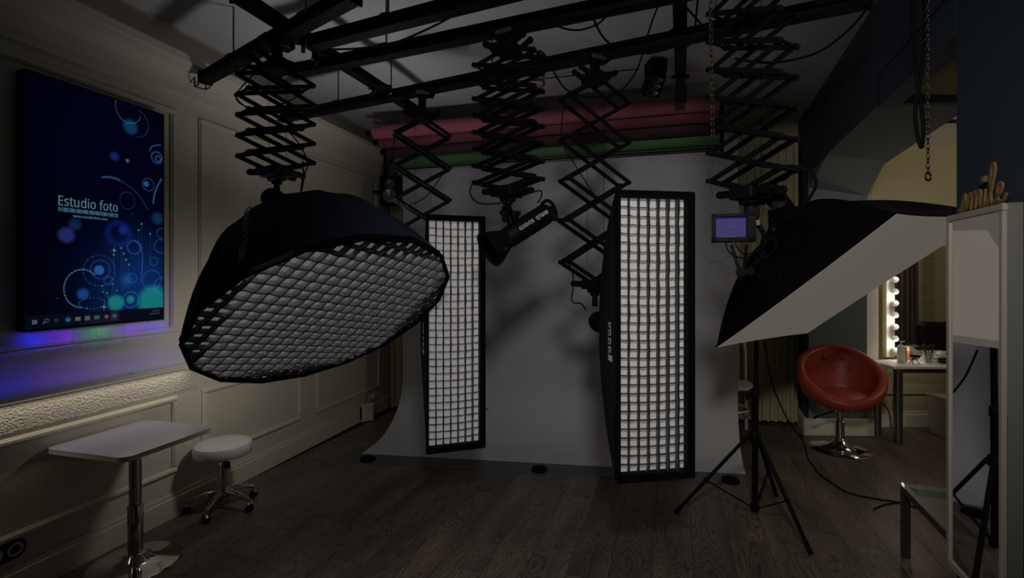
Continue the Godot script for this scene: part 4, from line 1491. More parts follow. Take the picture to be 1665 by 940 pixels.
func build_monitor() -> void:
	var c := P(1192, 371, 1.88)
	var yaw := deg_to_rad(-16)
	var t := thing("field_monitor", "small monitor with a glowing blue screen hung below the right pantograph", "monitor", at(c, yaw))
	var w := 0.152
	var h := 0.106
	var b := B.new()
	b.box(Vector3(0, 0, -0.014), Vector3(w, h, 0.026), 0.004)
	part(t, "housing", b, M["black plastic"])
	b = B.new()                                                # raised rim round the screen
	b.box(Vector3(0, h / 2 - 0.006, 0.008), Vector3(w, 0.012, 0.024), 0.002)
	b.box(Vector3(0, -h / 2 + 0.009, 0.008), Vector3(w, 0.018, 0.024), 0.002)
	b.box(Vector3(-w / 2 + 0.007, 0, 0.008), Vector3(0.014, h, 0.024), 0.002)
	b.box(Vector3(w / 2 - 0.016, 0, 0.008), Vector3(0.032, h, 0.024), 0.002)
	part(t, "rim", b, M["black plastic"])
	b = B.new()
	b.box(Vector3(-0.009, 0.003, 0.0005), Vector3(w - 0.042, h - 0.026, 0.002), 0.0)
	part(t, "screen", b, glow("blue screen", Color(0.135, 0.105, 0.36), Color(0.02, 0.02, 0.03)))
	b = B.new()
	b.box(Vector3(-0.002, 0.006, 0.002), Vector3(0.034, 0.010, 0.001), 0.0)
	part(t, "screen_caption", b, glow("blue caption", Color(0.135, 0.15, 0.38), Color(0.02, 0.02, 0.03)))
	b = B.new()
	for k in 4:
		b.box(Vector3(-0.03 + 0.012 * k, -0.033, 0.002), Vector3(0.007, 0.004, 0.001), 0.0)
	part(t, "screen_icons", b, glow("icon white", Color(0.3, 0.3, 0.36), Color(0.02, 0.02, 0.03)))
	area_light("screen_light", Transform3D(Basis(Vector3.UP, PI), Vector3(-0.009, 0, 0.012)), Vector2(0.10, 0.07), 0.004, Color(0.4, 0.35, 1.0), t)
	var inv := t.transform.affine_inverse()
	# arm with two struts and clamps up to the pantograph foot
	b = B.new()
	b.bar(inv * P(1189, 398, 1.87), inv * P(1202, 440, 1.86), 0.012, 0.012, 0.002)
	b.bar(inv * P(1214, 397, 1.88), inv * P(1210, 440, 1.87), 0.010, 0.010, 0.002)
	part(t, "arm_strut", b, M["black metal"])
	b = B.new()
	b.lathe([Vector2(0, -0.012), Vector2(0.018, -0.012), Vector2(0.018, 0.012), Vector2(0, 0.012)], 16, Transform3D(Basis(Vector3.RIGHT, PI / 2), inv * P(1205, 443, 1.86)))
	b.lathe([Vector2(0, -0.012), Vector2(0.014, -0.012), Vector2(0.014, 0.012), Vector2(0, 0.012)], 16, Transform3D(Basis(Vector3.RIGHT, PI / 2), inv * P(1219, 441, 1.87)))
	part(t, "arm_joint", b, M["black metal"])
	b = B.new()
	b.bar(inv * P(1216, 437, 1.88), inv * P(1240, 420, 1.92), 0.012, 0.012, 0.002)
	b.bar(inv * P(1240, 420, 1.92), inv * P(1246, 386, 1.94), 0.014, 0.014, 0.003)
	b.bar(inv * P(1246, 386, 1.94), inv * P(1222, 348, 1.945), 0.016, 0.016, 0.003)
	b.box(inv * P(1222, 346, 1.945), Vector3(0.05, 0.05, 0.05), 0.006)
	part(t, "arm", b, M["black metal"])
	b = B.new()
	b.box(inv * P(1232, 362, 1.93), Vector3(0.016, 0.022, 0.006), 0.001)  # added plate where the curtain shows between the arms
	part(t, "added_plate", b, M["table metal"])
	for cb in [[[1180, 394, 1.87], [1186, 410, 1.86], [1210, 420, 1.86], [1238, 404, 1.88], [1252, 385, 1.9]], [[1195, 396, 1.87], [1208, 412, 1.86], [1232, 408, 1.87], [1240, 380, 1.92]], [[1228, 430, 1.88], [1236, 400, 1.9], [1250, 372, 1.93]], [[1250, 382, 1.92], [1262, 392, 1.9], [1258, 408, 1.9], [1240, 420, 1.9], [1236, 412, 1.9]], [[1226, 444, 1.88], [1250, 460, 1.9], [1266, 452, 1.9], [1266, 440, 1.9], [1256, 436, 1.9]], [[1205, 445, 1.86], [1200, 452, 1.86], [1206, 456, 1.86], [1210, 448, 1.86]]]:
		wire(t, "monitor_cable", cb, 0.0028, M["black rubber"])
	wire(t, "thin_wire", [[1200, 408, 1.87], [1180, 421, 1.9], [1152, 428, 1.95]], 0.001, M["grey metal"])
	# round lens lamp clamped beside it
	var lt := thing("unseen_lamp", "small clamp lamp with a clear glass rim beside the monitor arm", "lamp", Transform3D(face_to(Vector3(-0.25, -0.05, 1)), P(1262, 327, 1.95)))
	b = B.new()
	var rt := Transform3D(Basis(Vector3.RIGHT, PI / 2), Vector3.ZERO)
	b.lathe([Vector2(0, -0.07), Vector2(0.022, -0.07), Vector2(0.028, -0.05), Vector2(0.03, 0.0), Vector2(0.026, 0.004), Vector2(0, 0.0)], 20, rt)
	part(lt, "housing", b, M["black plastic"])
	b = B.new()
	b.lathe([Vector2(0.03, -0.03), Vector2(0.036, -0.026), Vector2(0.038, -0.004), Vector2(0.034, 0.006), Vector2(0.030, 0.0)], 20, rt)
	part(lt, "glass_rim", b, M["chrome"])
	b = B.new()
	b.bar(Vector3(-0.02, 0, -0.04), Vector3(-0.085, 0.0, -0.02), 0.02, 0.02, 0.003)
	part(lt, "clamp", b, M["black metal"])


func lin(r: int, g: int, b: int) -> Color:
	return Color8(r, g, b).srgb_to_linear()

class Canvas:                                                  # draws light into a float picture, placed by sight lines on the wall screen
	var im: Image
	var w: int
	var h: int
	var host
	var s0: float
	var s1: float
	var y0: float
	var y1: float
	func uv(px: float, py: float) -> Vector2:
		return Vector2((host.L_s(px, 0.05) - s0) / (s1 - s0) * w, (y1 - host.L_y(px, py, 0.05)) / (y1 - y0) * h)
	func k(px: float) -> float:                                # picture dots per photo pixel
		return (host.L_y(px, 300, 0.05) - host.L_y(px, 301, 0.05)) / (y1 - y0) * h
	func dot(c: Vector2, r: float, col: Color, soft := 0.25, r_in := -1.0, stripes := false, add := true) -> void:
		for y in range(maxi(0, int(c.y - r - 1)), mini(h, int(c.y + r + 2))):
			if stripes and y % 4 > 1:
				continue
			for x in range(maxi(0, int(c.x - r - 1)), mini(w, int(c.x + r + 2))):
				var d := Vector2(x, y).distance_to(c)
				var a := clampf((r - d) / maxf(r * soft, 1.0), 0.0, 1.0)
				if r_in >= 0.0:
					a *= clampf((d - r_in) / maxf(r * soft * 0.5, 1.0), 0.0, 1.0)
				if a > 0.0:
					var o := im.get_pixel(x, y)
					im.set_pixel(x, y, o + col * a if add else o.lerp(col, a))
	func disc(px: float, py: float, r: float, col: Color, soft := 0.25, stripes := false) -> void:
		dot(uv(px, py), r * k(px), col, soft, -1.0, stripes)
	func ring(px: float, py: float, r: float, th: float, col: Color) -> void:
		dot(uv(px, py), r * k(px), col, th / r, (r - th) * k(px) - 1.0)
	func dots(px: float, py: float, rx: float, ry: float, n: int, r: float, col: Color, a0 := 0.0, a1 := TAU) -> void:
		var c := uv(px, py)
		for i in n:
			var a := lerpf(a0, a1, float(i) / n)
			dot(c + Vector2(cos(a) * rx, sin(a) * ry) * k(px), r * k(px) * (0.7 + 0.5 * absf(sin(i * 1.7))), col, 0.6)
	func line(pts: Array, r: float, col: Color) -> void:
		for i in pts.size() - 1:
			var a := uv(pts[i][0], pts[i][1])
			var b := uv(pts[i + 1][0], pts[i + 1][1])
			var n := int(a.distance_to(b) / maxf(r, 0.8)) + 1
			for j in n:
				dot(a.lerp(b, float(j) / n), r, col, 0.5)

func tv_picture(s0: float, s1: float, y0: float, y1: float) -> ImageTexture:
	var c := Canvas.new()
	c.host = self
	c.w = 448
	c.h = 784
	c.s0 = s0
	c.s1 = s1
	c.y0 = y0
	c.y1 = y1
	c.im = Image.create(c.w, c.h, false, Image.FORMAT_RGBF)
	for y in c.h:
		for x in c.w:
			var u := float(x) / c.w
			var v := float(y) / c.h
			var g := exp(-pow((u - 0.8) / 0.32, 2) - pow((v - 0.86) / 0.2, 2))
			var q := exp(-pow((u - 0.6) / 0.6, 2) - pow((v - 0.3) / 0.5, 2))
			c.im.set_pixel(x, y, Color(0.0004 + 0.0026 * g, 0.0006 + 0.020 * g, 0.0022 + 0.006 * q + 0.10 * g))
	var gr := lin(14, 100, 78)
	var bl := lin(26, 48, 112)
	var cy := lin(30, 74, 118)
	var pale := lin(70, 92, 110)
	c.disc(250, 490, 30, gr, 0.35)
	c.disc(188.6, 492.5, 15, lin(14, 104, 84), 0.4)
	c.disc(212, 487, 8, gr, 0.5)
	c.ring(213, 487, 14, 2.2, cy)
	c.disc(108, 382, 15, lin(30, 36, 90), 0.45)
	c.disc(122, 364.5, 12, lin(20, 46, 84), 0.5, true)
	c.disc(212, 206, 14, lin(18, 70, 110), 0.4, true)
	c.disc(135, 478, 11, lin(24, 54, 116), 0.5)
	c.disc(161, 439, 9, lin(36, 72, 128), 0.3)
	c.ring(163, 438, 17, 3.0, lin(40, 42, 90))
	c.ring(193, 380, 25, 13.0, lin(16, 22, 92))
	c.disc(200, 374, 9, lin(18, 28, 100), 0.5)
	c.ring(218, 402, 13, 3.5, lin(36, 58, 112))
	c.disc(207, 455, 14, lin(10, 48, 74), 0.8)
	for r in [[261, 400, 12], [262, 379, 9], [250, 425, 8], [247, 455, 17], [264, 465, 15], [215, 452, 9], [176, 456, 8]]:
		c.ring(r[0], r[1], r[2], 2.0, lin(34, 62, 108))
	c.ring(255, 256, 11, 3.0, lin(40, 70, 130))
	c.ring(257, 258, 6, 2.5, lin(50, 90, 130))
	c.line([[243, 245], [246, 239], [252, 236], [262, 236]], 2.4, lin(34, 66, 104))
	c.disc(238, 299, 5.5, lin(34, 76, 120), 0.4)
	c.ring(241, 300, 11, 1.6, lin(60, 58, 110))
	c.line([[249, 330], [251, 315], [256, 302], [263, 290]], 4.0, lin(24, 60, 96))
	c.disc(256, 355, 12, lin(18, 56, 84), 0.5, true)
	c.disc(186, 254, 9, lin(22, 30, 92), 0.6)
	c.disc(207, 261, 4, lin(70, 80, 100), 0.7)
	c.line([[166, 288], [176, 287], [188, 289], [196, 293]], 3.2, lin(24, 54, 92))
	c.line([[166, 288], [182, 290], [200, 296], [215, 306], [228, 320], [241, 341]], 1.1, lin(60, 66, 90))
	c.dots(209, 176, 21, 24, 30, 0.9, pale, 0.3, 3.6)
	c.dots(222, 200, 20, 22, 26, 0.8, lin(46, 66, 90), -1.4, 1.6)
	c.dots(207, 326, 12, 14, 26, 0.8, lin(50, 66, 80))
	c.dots(134, 469, 27, 31, 40, 1.4, lin(70, 96, 116), 1.6, 5.6)
	c.dots(162, 440, 25, 25, 34, 1.0, lin(60, 80, 110))
	c.dots(150, 493, 20, 9, 22, 1.0, lin(60, 90, 100))
	for s in [[185, 414, 445], [196.7, 403, 470], [201, 412, 474], [205, 422, 470], [225.4, 374, 440], [230.3, 364, 440], [244, 380, 420], [209.6, 430, 470]]:
		c.line([[s[0], s[1]], [s[0], s[2]]], 0.8, lin(40, 62, 100))
		c.disc(s[0], s[1], 2.0, lin(64, 104, 112), 0.5)
	for s in [[166, 464], [174, 476], [167, 474], [190, 472], [184, 462]]:
		c.line([[180, 490], [s[0], s[1]]], 0.9, lin(40, 70, 110))
		c.disc(s[0], s[1], 1.6, pale, 0.5)
	c.line([[218, 390], [228, 398], [232, 415], [231, 440], [228, 460]], 1.5, lin(46, 60, 116))
	for s in [[185.5, 407], [169, 499]]:
		c.line([[s[0] - 6, s[1]], [s[0] + 6, s[1]]], 0.8, pale)
		c.line([[s[0], s[1] - 7], [s[0], s[1] + 7]], 0.8, pale)
		c.disc(s[0], s[1], 3.0, lin(80, 110, 120), 0.8)
	for s in [[93.5, 484.5, 1.0], [133, 511, 1.4], [141, 501, 1.8], [215, 347, 1.0], [100, 330, 0.8]]:
		c.disc(s[0], s[1], s[2], pale, 0.6)
	# bar of small program signs along the bottom
	for y in range(c.h - 40, c.h):
		for x in c.w:
			c.im.set_pixel(x, y, Color(0.0015, 0.003, 0.010))
	var px := [[56.5, 0], [74.5, 1], [92.5, 2], [110.5, 3], [127, 4], [142.5, 5], [158, 6], [173, 7], [186.5, 8]]
	for p in px:
		var o := Vector2(c.uv(p[0], 400).x, c.h - 21)
		var wht := lin(78, 84, 88)
		match p[1]:
			0:
				for q in [[-6, -6], [1, -6], [-6, 1], [1, 1]]:
					c.im.fill_rect(Rect2i(int(o.x) + q[0], int(o.y) + q[1], 6, 6), wht)
			1:
				c.dot(o + Vector2(2, -2), 7, wht, 0.3, 4.0)
				c.im.fill_rect(Rect2i(int(o.x) - 8, int(o.y) + 4, 6, 3), wht)
			2:
				c.im.fill_rect(Rect2i(int(o.x) - 6, int(o.y) - 5, 12, 4), lin(44, 46, 50))
				c.im.fill_rect(Rect2i(int(o.x) - 6, int(o.y) + 1, 12, 4), lin(44, 46, 50))
			3:
				c.dot(o, 9, lin(18, 66, 96), 0.2)
				c.dot(o + Vector2(2, 2), 4, lin(20, 90, 80), 0.4)
			4:
				c.im.fill_rect(Rect2i(int(o.x) - 8, int(o.y) - 6, 16, 13), lin(84, 84, 66))
			5:
				c.im.fill_rect(Rect2i(int(o.x) - 8, int(o.y) - 7, 16, 15), lin(78, 74, 76))
			6:
				c.im.fill_rect(Rect2i(int(o.x) - 9, int(o.y) - 6, 18, 13), lin(30, 80, 70))
			7:
				c.dot(o, 8, lin(90, 50, 44), 0.2)
				c.dot(o, 4, lin(60, 60, 90), 0.3)
			8:
				c.im.fill_rect(Rect2i(int(o.x) - 15, c.h - 38, 30, 34), lin(22, 28, 48))
				c.im.fill_rect(Rect2i(int(o.x) - 7, int(o.y) - 6, 14, 12), lin(70, 70, 84))
	c.im.fill_rect(Rect2i(c.w - 44, c.h - 30, 30, 4), lin(50, 56, 70))
	c.im.fill_rect(Rect2i(c.w - 54, c.h - 20, 40, 4), lin(50, 56, 70))
	return ImageTexture.create_from_image(c.im)

func fitted(parent: Node, n: String, s: String, x0: float, x1: float, ymid: float, size: float, m: Material, z: float, tf := Transform3D.IDENTITY, stretch_y := 1.0) -> void:
	var o := letters(parent, n, s, size, m, Transform3D.IDENTITY, "Droid Sans", 0.0006)
	var bb := o.mesh.get_aabb()
	var k := (x1 - x0) / maxf(bb.size.x, 0.001)
	o.transform = tf * Transform3D(Basis.from_scale(Vector3(k, k * stretch_y, 1)), Vector3((x0 + x1) / 2 - bb.get_center().x * k, ymid - bb.get_center().y * k * stretch_y, z))

func build_tv() -> void:
	var s0 := L_s(38, 0.05)
	var s1 := L_s(267, 0.05)
	var y0 := L_y(38, 541, 0.05)
	var y1 := L_y(38, 110, 0.05)
	var cx := (s0 + s1) / 2
	var cy := (y0 + y1) / 2
	var t := thing("wall_screen", "large upright wall screen showing a dark blue picture with lettering", "screen", TL * Transform3D(Basis.IDENTITY, Vector3(cx, cy, 0)))
	var w := s1 - s0
	var h := y1 - y0
	var b := B.new()
	b.box(Vector3(0, 0, 0.025), Vector3(w - 0.004, h - 0.004, 0.046), 0.003)
	part(t, "housing", b, M["black plastic"])
	b = B.new()
	var e := 0.006
	b.box(Vector3(0, h / 2 - e / 2, 0.046), Vector3(w, e, 0.012), 0.002)
	b.box(Vector3(0, -h / 2 + e, 0.046), Vector3(w, 2 * e, 0.012), 0.002)
	b.box(Vector3(-w / 2 + e / 2, 0, 0.046), Vector3(e, h, 0.012), 0.002)
	b.box(Vector3(w / 2 - e / 2, 0, 0.046), Vector3(e, h, 0.012), 0.002)
	part(t, "bezel", b, M["black metal"])
	b = B.new()
	var sw := w / 2 - e
	var st := h / 2 - e
	var sb := -h / 2 + 2 * e
	b.quv([Vector3(-sw, sb, 0.0495), Vector3(sw, sb, 0.0495), Vector3(sw, st, 0.0495), Vector3(-sw, st, 0.0495)], [Vector2(0, 1), Vector2(1, 1), Vector2(1, 0), Vector2(0, 0)])
	var m := mat("screen picture", Color(0.01, 0.01, 0.012), 0.2)
	m.metallic_specular = 0.08
	m.emission_enabled = true
	m.emission = Color.BLACK
	m.emission_operator = BaseMaterial3D.EMISSION_OP_ADD
	m.emission_texture = tv_picture(cx - sw, cx + sw, cy + sb, cy + st)
	m.emission_energy_multiplier = 1.0 / EXPO
	part(t, "screen", b, m)
	var lm := glow("screen lettering", Color8(76, 112, 116), Color(0.02, 0.02, 0.02))
	var xa := L_s(95, 0.05) - cx
	var xb := L_s(191.5, 0.05) - cx
	var yy := L_y(95, 322, 0.05) - cy
	fitted(t, "screen_lettering", "Estudio foto", xa, xb, yy - 0.008, 0.07, lm, 0.0502, Transform3D.IDENTITY, 1.25)
	var yb := yy - 0.050
	b = B.new()
	b.box(Vector3((xa + xb) / 2, yb, 0.0498), Vector3(xb - xa, 0.019, 0.0008), 0.0)
	part(t, "screen_lettering", b, glow("caption bar", Color8(46, 84, 104), Color(0.02, 0.02, 0.02)))
	fitted(t, "screen_lettering", "B  A  R  C  E  L  O  N  A", xa + 0.008, xb - 0.008, yb, 0.02, mat("caption dark", Color(0.01, 0.01, 0.03), 0.5), 0.0508)
	fitted(t, "screen_lettering", "www.estudiofoto.com", xa + 0.06, xb - 0.05, yb - 0.024, 0.02, lm, 0.0502)
	area_light("screen_light", Transform3D(Basis(Vector3.UP, PI), Vector3(0.12, -0.35, 0.06)), Vector2(0.4, 0.4), 0.015, Color(0.1, 0.4, 0.8), t)


# ------------------------------------------------------------------ furniture
func build_table_and_stool() -> void:
	var base := Vector3(-1.826, 0, -2.43)
	var bs := TL.basis                                          # x away from the camera along the wall, z into the room
	var t := thing("small_table", "small white square table on a chrome pedestal against the left wall", "table", Transform3D(bs, base))
	var h := 0.615
	var poly := []
	for c in [[1, 1], [-1, 1], [-1, -1], [1, -1]]:
		var k: float = 0.045
		var cc := Vector2(c[0] * (0.235 - k), c[1] * (0.24 - k))
		for i in 6:
			var a: float = (PI / 2) * (i / 5.0) + [0.0, PI / 2, PI, PI * 1.5][[[1, 1], [-1, 1], [-1, -1], [1, -1]].find(c)]
			poly.append(cc + Vector2(cos(a), sin(a)) * k)
	var b := B.new()
	b.prism(poly, 0.003, Transform3D(Basis(Vector3(1, 0, 0), Vector3(0, 0, -1), Vector3(0, 1, 0)), Vector3(0, h - 0.003, 0)))
	part(t, "tabletop", b, M["table laminate"])
	b = B.new()
	var inn := []
	for p in poly:
		inn.append(p * 0.998)
	b.prism(inn, 0.019, Transform3D(Basis(Vector3(1, 0, 0), Vector3(0, 0, -1), Vector3(0, 1, 0)), Vector3(0, h - 0.022, 0)))
	part(t, "edge_band", b, M["white paint"])
	b = B.new()
	b.lathe([Vector2(0.0, 0.0), Vector2(0.194, 0.0), Vector2(0.196, 0.004), Vector2(0.19, 0.010), Vector2(0.14, 0.016), Vector2(0.09, 0.023), Vector2(0.062, 0.034), Vector2(0.045, 0.055), Vector2(0.038, 0.058), Vector2(0.0, 0.058)], 56)
	part(t, "base_disc", b, M["chrome"])
	b = B.new()
	b.lathe([Vector2(0.0, 0.05), Vector2(0.032, 0.05), Vector2(0.032, 0.285), Vector2(0.029, 0.29), Vector2(0.0, 0.29)], 28)
	part(t, "lower_column", b, M["chrome"])
	b = B.new()
	b.lathe([Vector2(0.0, 0.28), Vector2(0.026, 0.28), Vector2(0.026, h - 0.04), Vector2(0.05, h - 0.036), Vector2(0.05, h - 0.022), Vector2(0.0, h - 0.022)], 28)
	part(t, "upper_column", b, M["chrome"])
	b = B.new()
	b.rod(Vector3(-0.03, h - 0.04, 0.02), Vector3(-0.11, h - 0.075, -0.02), 0.004, 8)
	part(t, "height_lever", b, M["black plastic"])
	# stool
	var sp := G(363, 827)
	var s := thing("rolling_stool", "round white stool on a five-star chrome base with castors", "stool", at(sp, 0.0))
	b = B.new()
	b.lathe([Vector2(0.0, 0.325), Vector2(0.13, 0.325), Vector2(0.151, 0.33), Vector2(0.156, 0.34), Vector2(0.158, 0.375), Vector2(0.152, 0.392), Vector2(0.135, 0.402), Vector2(0.09, 0.407), Vector2(0.0, 0.409)], 44)
	part(s, "seat_cushion", b, M["white leather"])
	b = B.new()
	b.lathe([Vector2(0.0, 0.12), Vector2(0.019, 0.12), Vector2(0.021, 0.13), Vector2(0.021, 0.255), Vector2(0.024, 0.257), Vector2(0.024, 0.27), Vector2(0.0, 0.27)], 20)
	part(s, "lower_column", b, M["chrome"])
	b = B.new()
	b.lathe([Vector2(0.0, 0.265), Vector2(0.013, 0.265), Vector2(0.013, 0.318), Vector2(0.06, 0.321), Vector2(0.06, 0.326), Vector2(0.0, 0.326)], 20)
	part(s, "upper_column", b, M["chrome"])
	b = B.new()
	b.bar(Vector3(0.02, 0.318, 0.0), Vector3(0.05, 0.3, 0.05), 0.010, 0.010, 0.002)
	b.box(Vector3(0.055, 0.282, 0.055), Vector3(0.035, 0.04, 0.014), 0.004)
	part(s, "height_lever", b, M["black plastic"])
	b = B.new()
	b.lathe([Vector2(0.0, 0.075), Vector2(0.02, 0.075), Vector2(0.033, 0.085), Vector2(0.033, 0.115), Vector2(0.026, 0.128), Vector2(0.0, 0.128)], 24)
	part(s, "hub", b, M["chrome"])
	for k in 5:
		var a := TAU * k / 5 + 0.262
		var d := Vector3(cos(a), 0, sin(a))
		b = B.new()
		b.tube([d * 0.02 + Vector3(0, 0.102, 0), d * 0.085 + Vector3(0, 0.10, 0), d * 0.15 + Vector3(0, 0.082, 0), d * 0.186 + Vector3(0, 0.072, 0)], [0.018, 0.017, 0.014, 0.012], 10)
		var lg := part(s, "leg", b, M["chrome"])
		b = B.new()
		var cpos := d * 0.178
		var ax := Basis(Vector3.UP, a + 0.8)
		for z in [-1, 1]:
			b.lathe([Vector2(0.0, -0.006), Vector2(0.019, -0.006), Vector2(0.021, -0.003), Vector2(0.021, 0.003), Vector2(0.019, 0.006), Vector2(0.0, 0.006)], 16, Transform3D(ax * Basis(Vector3.RIGHT, PI / 2), cpos + ax * Vector3(0.008, 0.0215, z * 0.0105)))
		part(lg, "castor_wheel", b, M["black rubber"])
		b = B.new()
		b.rod(cpos + Vector3(0, 0.03, 0), cpos + Vector3(0, 0.075, 0), 0.005, 8)
		b.tube([cpos + ax * Vector3(-0.014, 0.03, 0), cpos + ax * Vector3(-0.004, 0.044, 0), cpos + ax * Vector3(0.014, 0.046, 0), cpos + ax * Vector3(0.028, 0.034, 0)], 0.009, 8)
		part(lg, "castor_fork", b, M["chrome"])


func build_red_chair() -> void:
	var p := G(1366, 731)
	var t := thing("tub_chair", "red leather swivel tub chair with buttoned back on a chrome disc base", "chair", at(p, deg_to_rad(-22)))
	var rows := []
	var nth := 48
	for i in nth:
		var th := TAU * i / nth                                  # 0 is the front
		var up := pow((1.0 - cos(th)) / 2.0, 0.85)
		var hr := 0.445 + 0.355 * up
		var R := 0.295 + 0.018 * sin(th) * sin(th)
		var lean := 0.02 * up
		var y0 := 0.325
		var pr := []
		for k in 9:
			var a := (PI / 2) * k / 8.0
			pr.append(Vector2(R * pow(sin(a), 0.72), y0 + (hr - 0.03 - y0) * pow(1.0 - cos(a), 0.9)))
		for k in range(1, 8):
			var a := PI * k / 8.0
			pr.append(Vector2(R - 0.033 + 0.036 * cos(a), hr - 0.03 + 0.036 * sin(a)))
		var rin := R - 0.068
		for k in range(0, 6):
			var f := k / 5.0
			pr.append(Vector2(rin - 0.02 * f * (0.4 + up), lerpf(hr - 0.03, 0.415, f)))
		pr.append(Vector2(0.1, 0.41))
		pr.append(Vector2(0.0, 0.41))
		var row := []
		for q in pr:
			var rr: float = q.x
			row.append(Vector3(sin(th) * rr, q.y, cos(th) * rr - lean * (q.y - 0.33) / 0.5))
		rows.append(row)
	rows.append(rows[0])
	var b := B.new()
	b.grid(rows, false)
	part(t, "shell", b, M["red leather"])
	b = B.new()
	b.ball(Vector3(0, 0.445, 0.01), 0.238, 32, Vector3(1, 0.19, 1))
	part(t, "seat_cushion", b, M["red leather"])
	for q in [[-0.30, 0.70], [0.30, 0.70], [-0.55, 0.62], [0.0, 0.62], [0.55, 0.62], [-0.30, 0.54], [0.30, 0.54], [-0.8, 0.54]]:
		var th: float = PI + q[0]
		var rr: float = 0.295 + 0.018 * sin(th) * sin(th) - 0.072 - 0.012 * (0.78 - q[1]) / 0.3
		var c := Vector3(sin(th) * rr, q[1], cos(th) * rr - 0.012)
		b = B.new()
		b.ball(c, 0.018, 12, Vector3(1, 1, 0.45), face_to(Vector3(-sin(th), 0, -cos(th))))
		part(t, "button", b, M["red leather"])
	b = B.new()
	b.lathe([Vector2(0.0, 0.0), Vector2(0.222, 0.0), Vector2(0.224, 0.004), Vector2(0.215, 0.010), Vector2(0.15, 0.02), Vector2(0.09, 0.034), Vector2(0.055, 0.058), Vector2(0.04, 0.085), Vector2(0.036, 0.09), Vector2(0.0, 0.09)], 56)
	part(t, "base_disc", b, M["chrome"])
	b = B.new()
	b.lathe([Vector2(0.0, 0.085), Vector2(0.031, 0.085), Vector2(0.031, 0.225), Vector2(0.024, 0.23), Vector2(0.0, 0.23)], 24)
	part(t, "lower_column", b, M["chrome"])
	b = B.new()
	b.lathe([Vector2(0.0, 0.225), Vector2(0.022, 0.225), Vector2(0.022, 0.315), Vector2(0.09, 0.318), Vector2(0.09, 0.335), Vector2(0.0, 0.335)], 24)
	part(t, "upper_column", b, M["chrome"])
	b = B.new()
	b.tube([Vector3(-0.04, 0.32, 0.05), Vector3(-0.12, 0.30, 0.10), Vector3(-0.19, 0.275, 0.13)], 0.006, 8)
	b.tube([Vector3(-0.17, 0.282, 0.12), Vector3(-0.205, 0.268, 0.138)], 0.010, 8)
	part(t, "height_lever", b, M["black plastic"])


func stroke(b: B, pts: Array, w: float, depth: float, z0: float) -> void:
	var c := curve(pts, 6)
	var rows := []
	for i in c.size():
		var d: Vector2 = (c[mini(i + 1, c.size() - 1)] - c[maxi(i - 1, 0)]).normalized()
		var n := Vector2(-d.y, d.x) * w / 2
		var l: Vector2 = c[i] + n
		var r: Vector2 = c[i] - n
		rows.append([Vector3(l.x, l.y, z0), Vector3(r.x, r.y, z0), Vector3(r.x, r.y, z0 + depth), Vector3(l.x, l.y, z0 + depth)])
	for i in rows.size() - 1:
		for j in 4:
			var k := (j + 1) % 4
			b.quad(rows[i][j], rows[i + 1][j], rows[i + 1][k], rows[i][k])
	var e: Array = rows[rows.size() - 1]
	b.quad(rows[0][0], rows[0][1], rows[0][2], rows[0][3])
	b.quad(e[3], e[2], e[1], e[0])

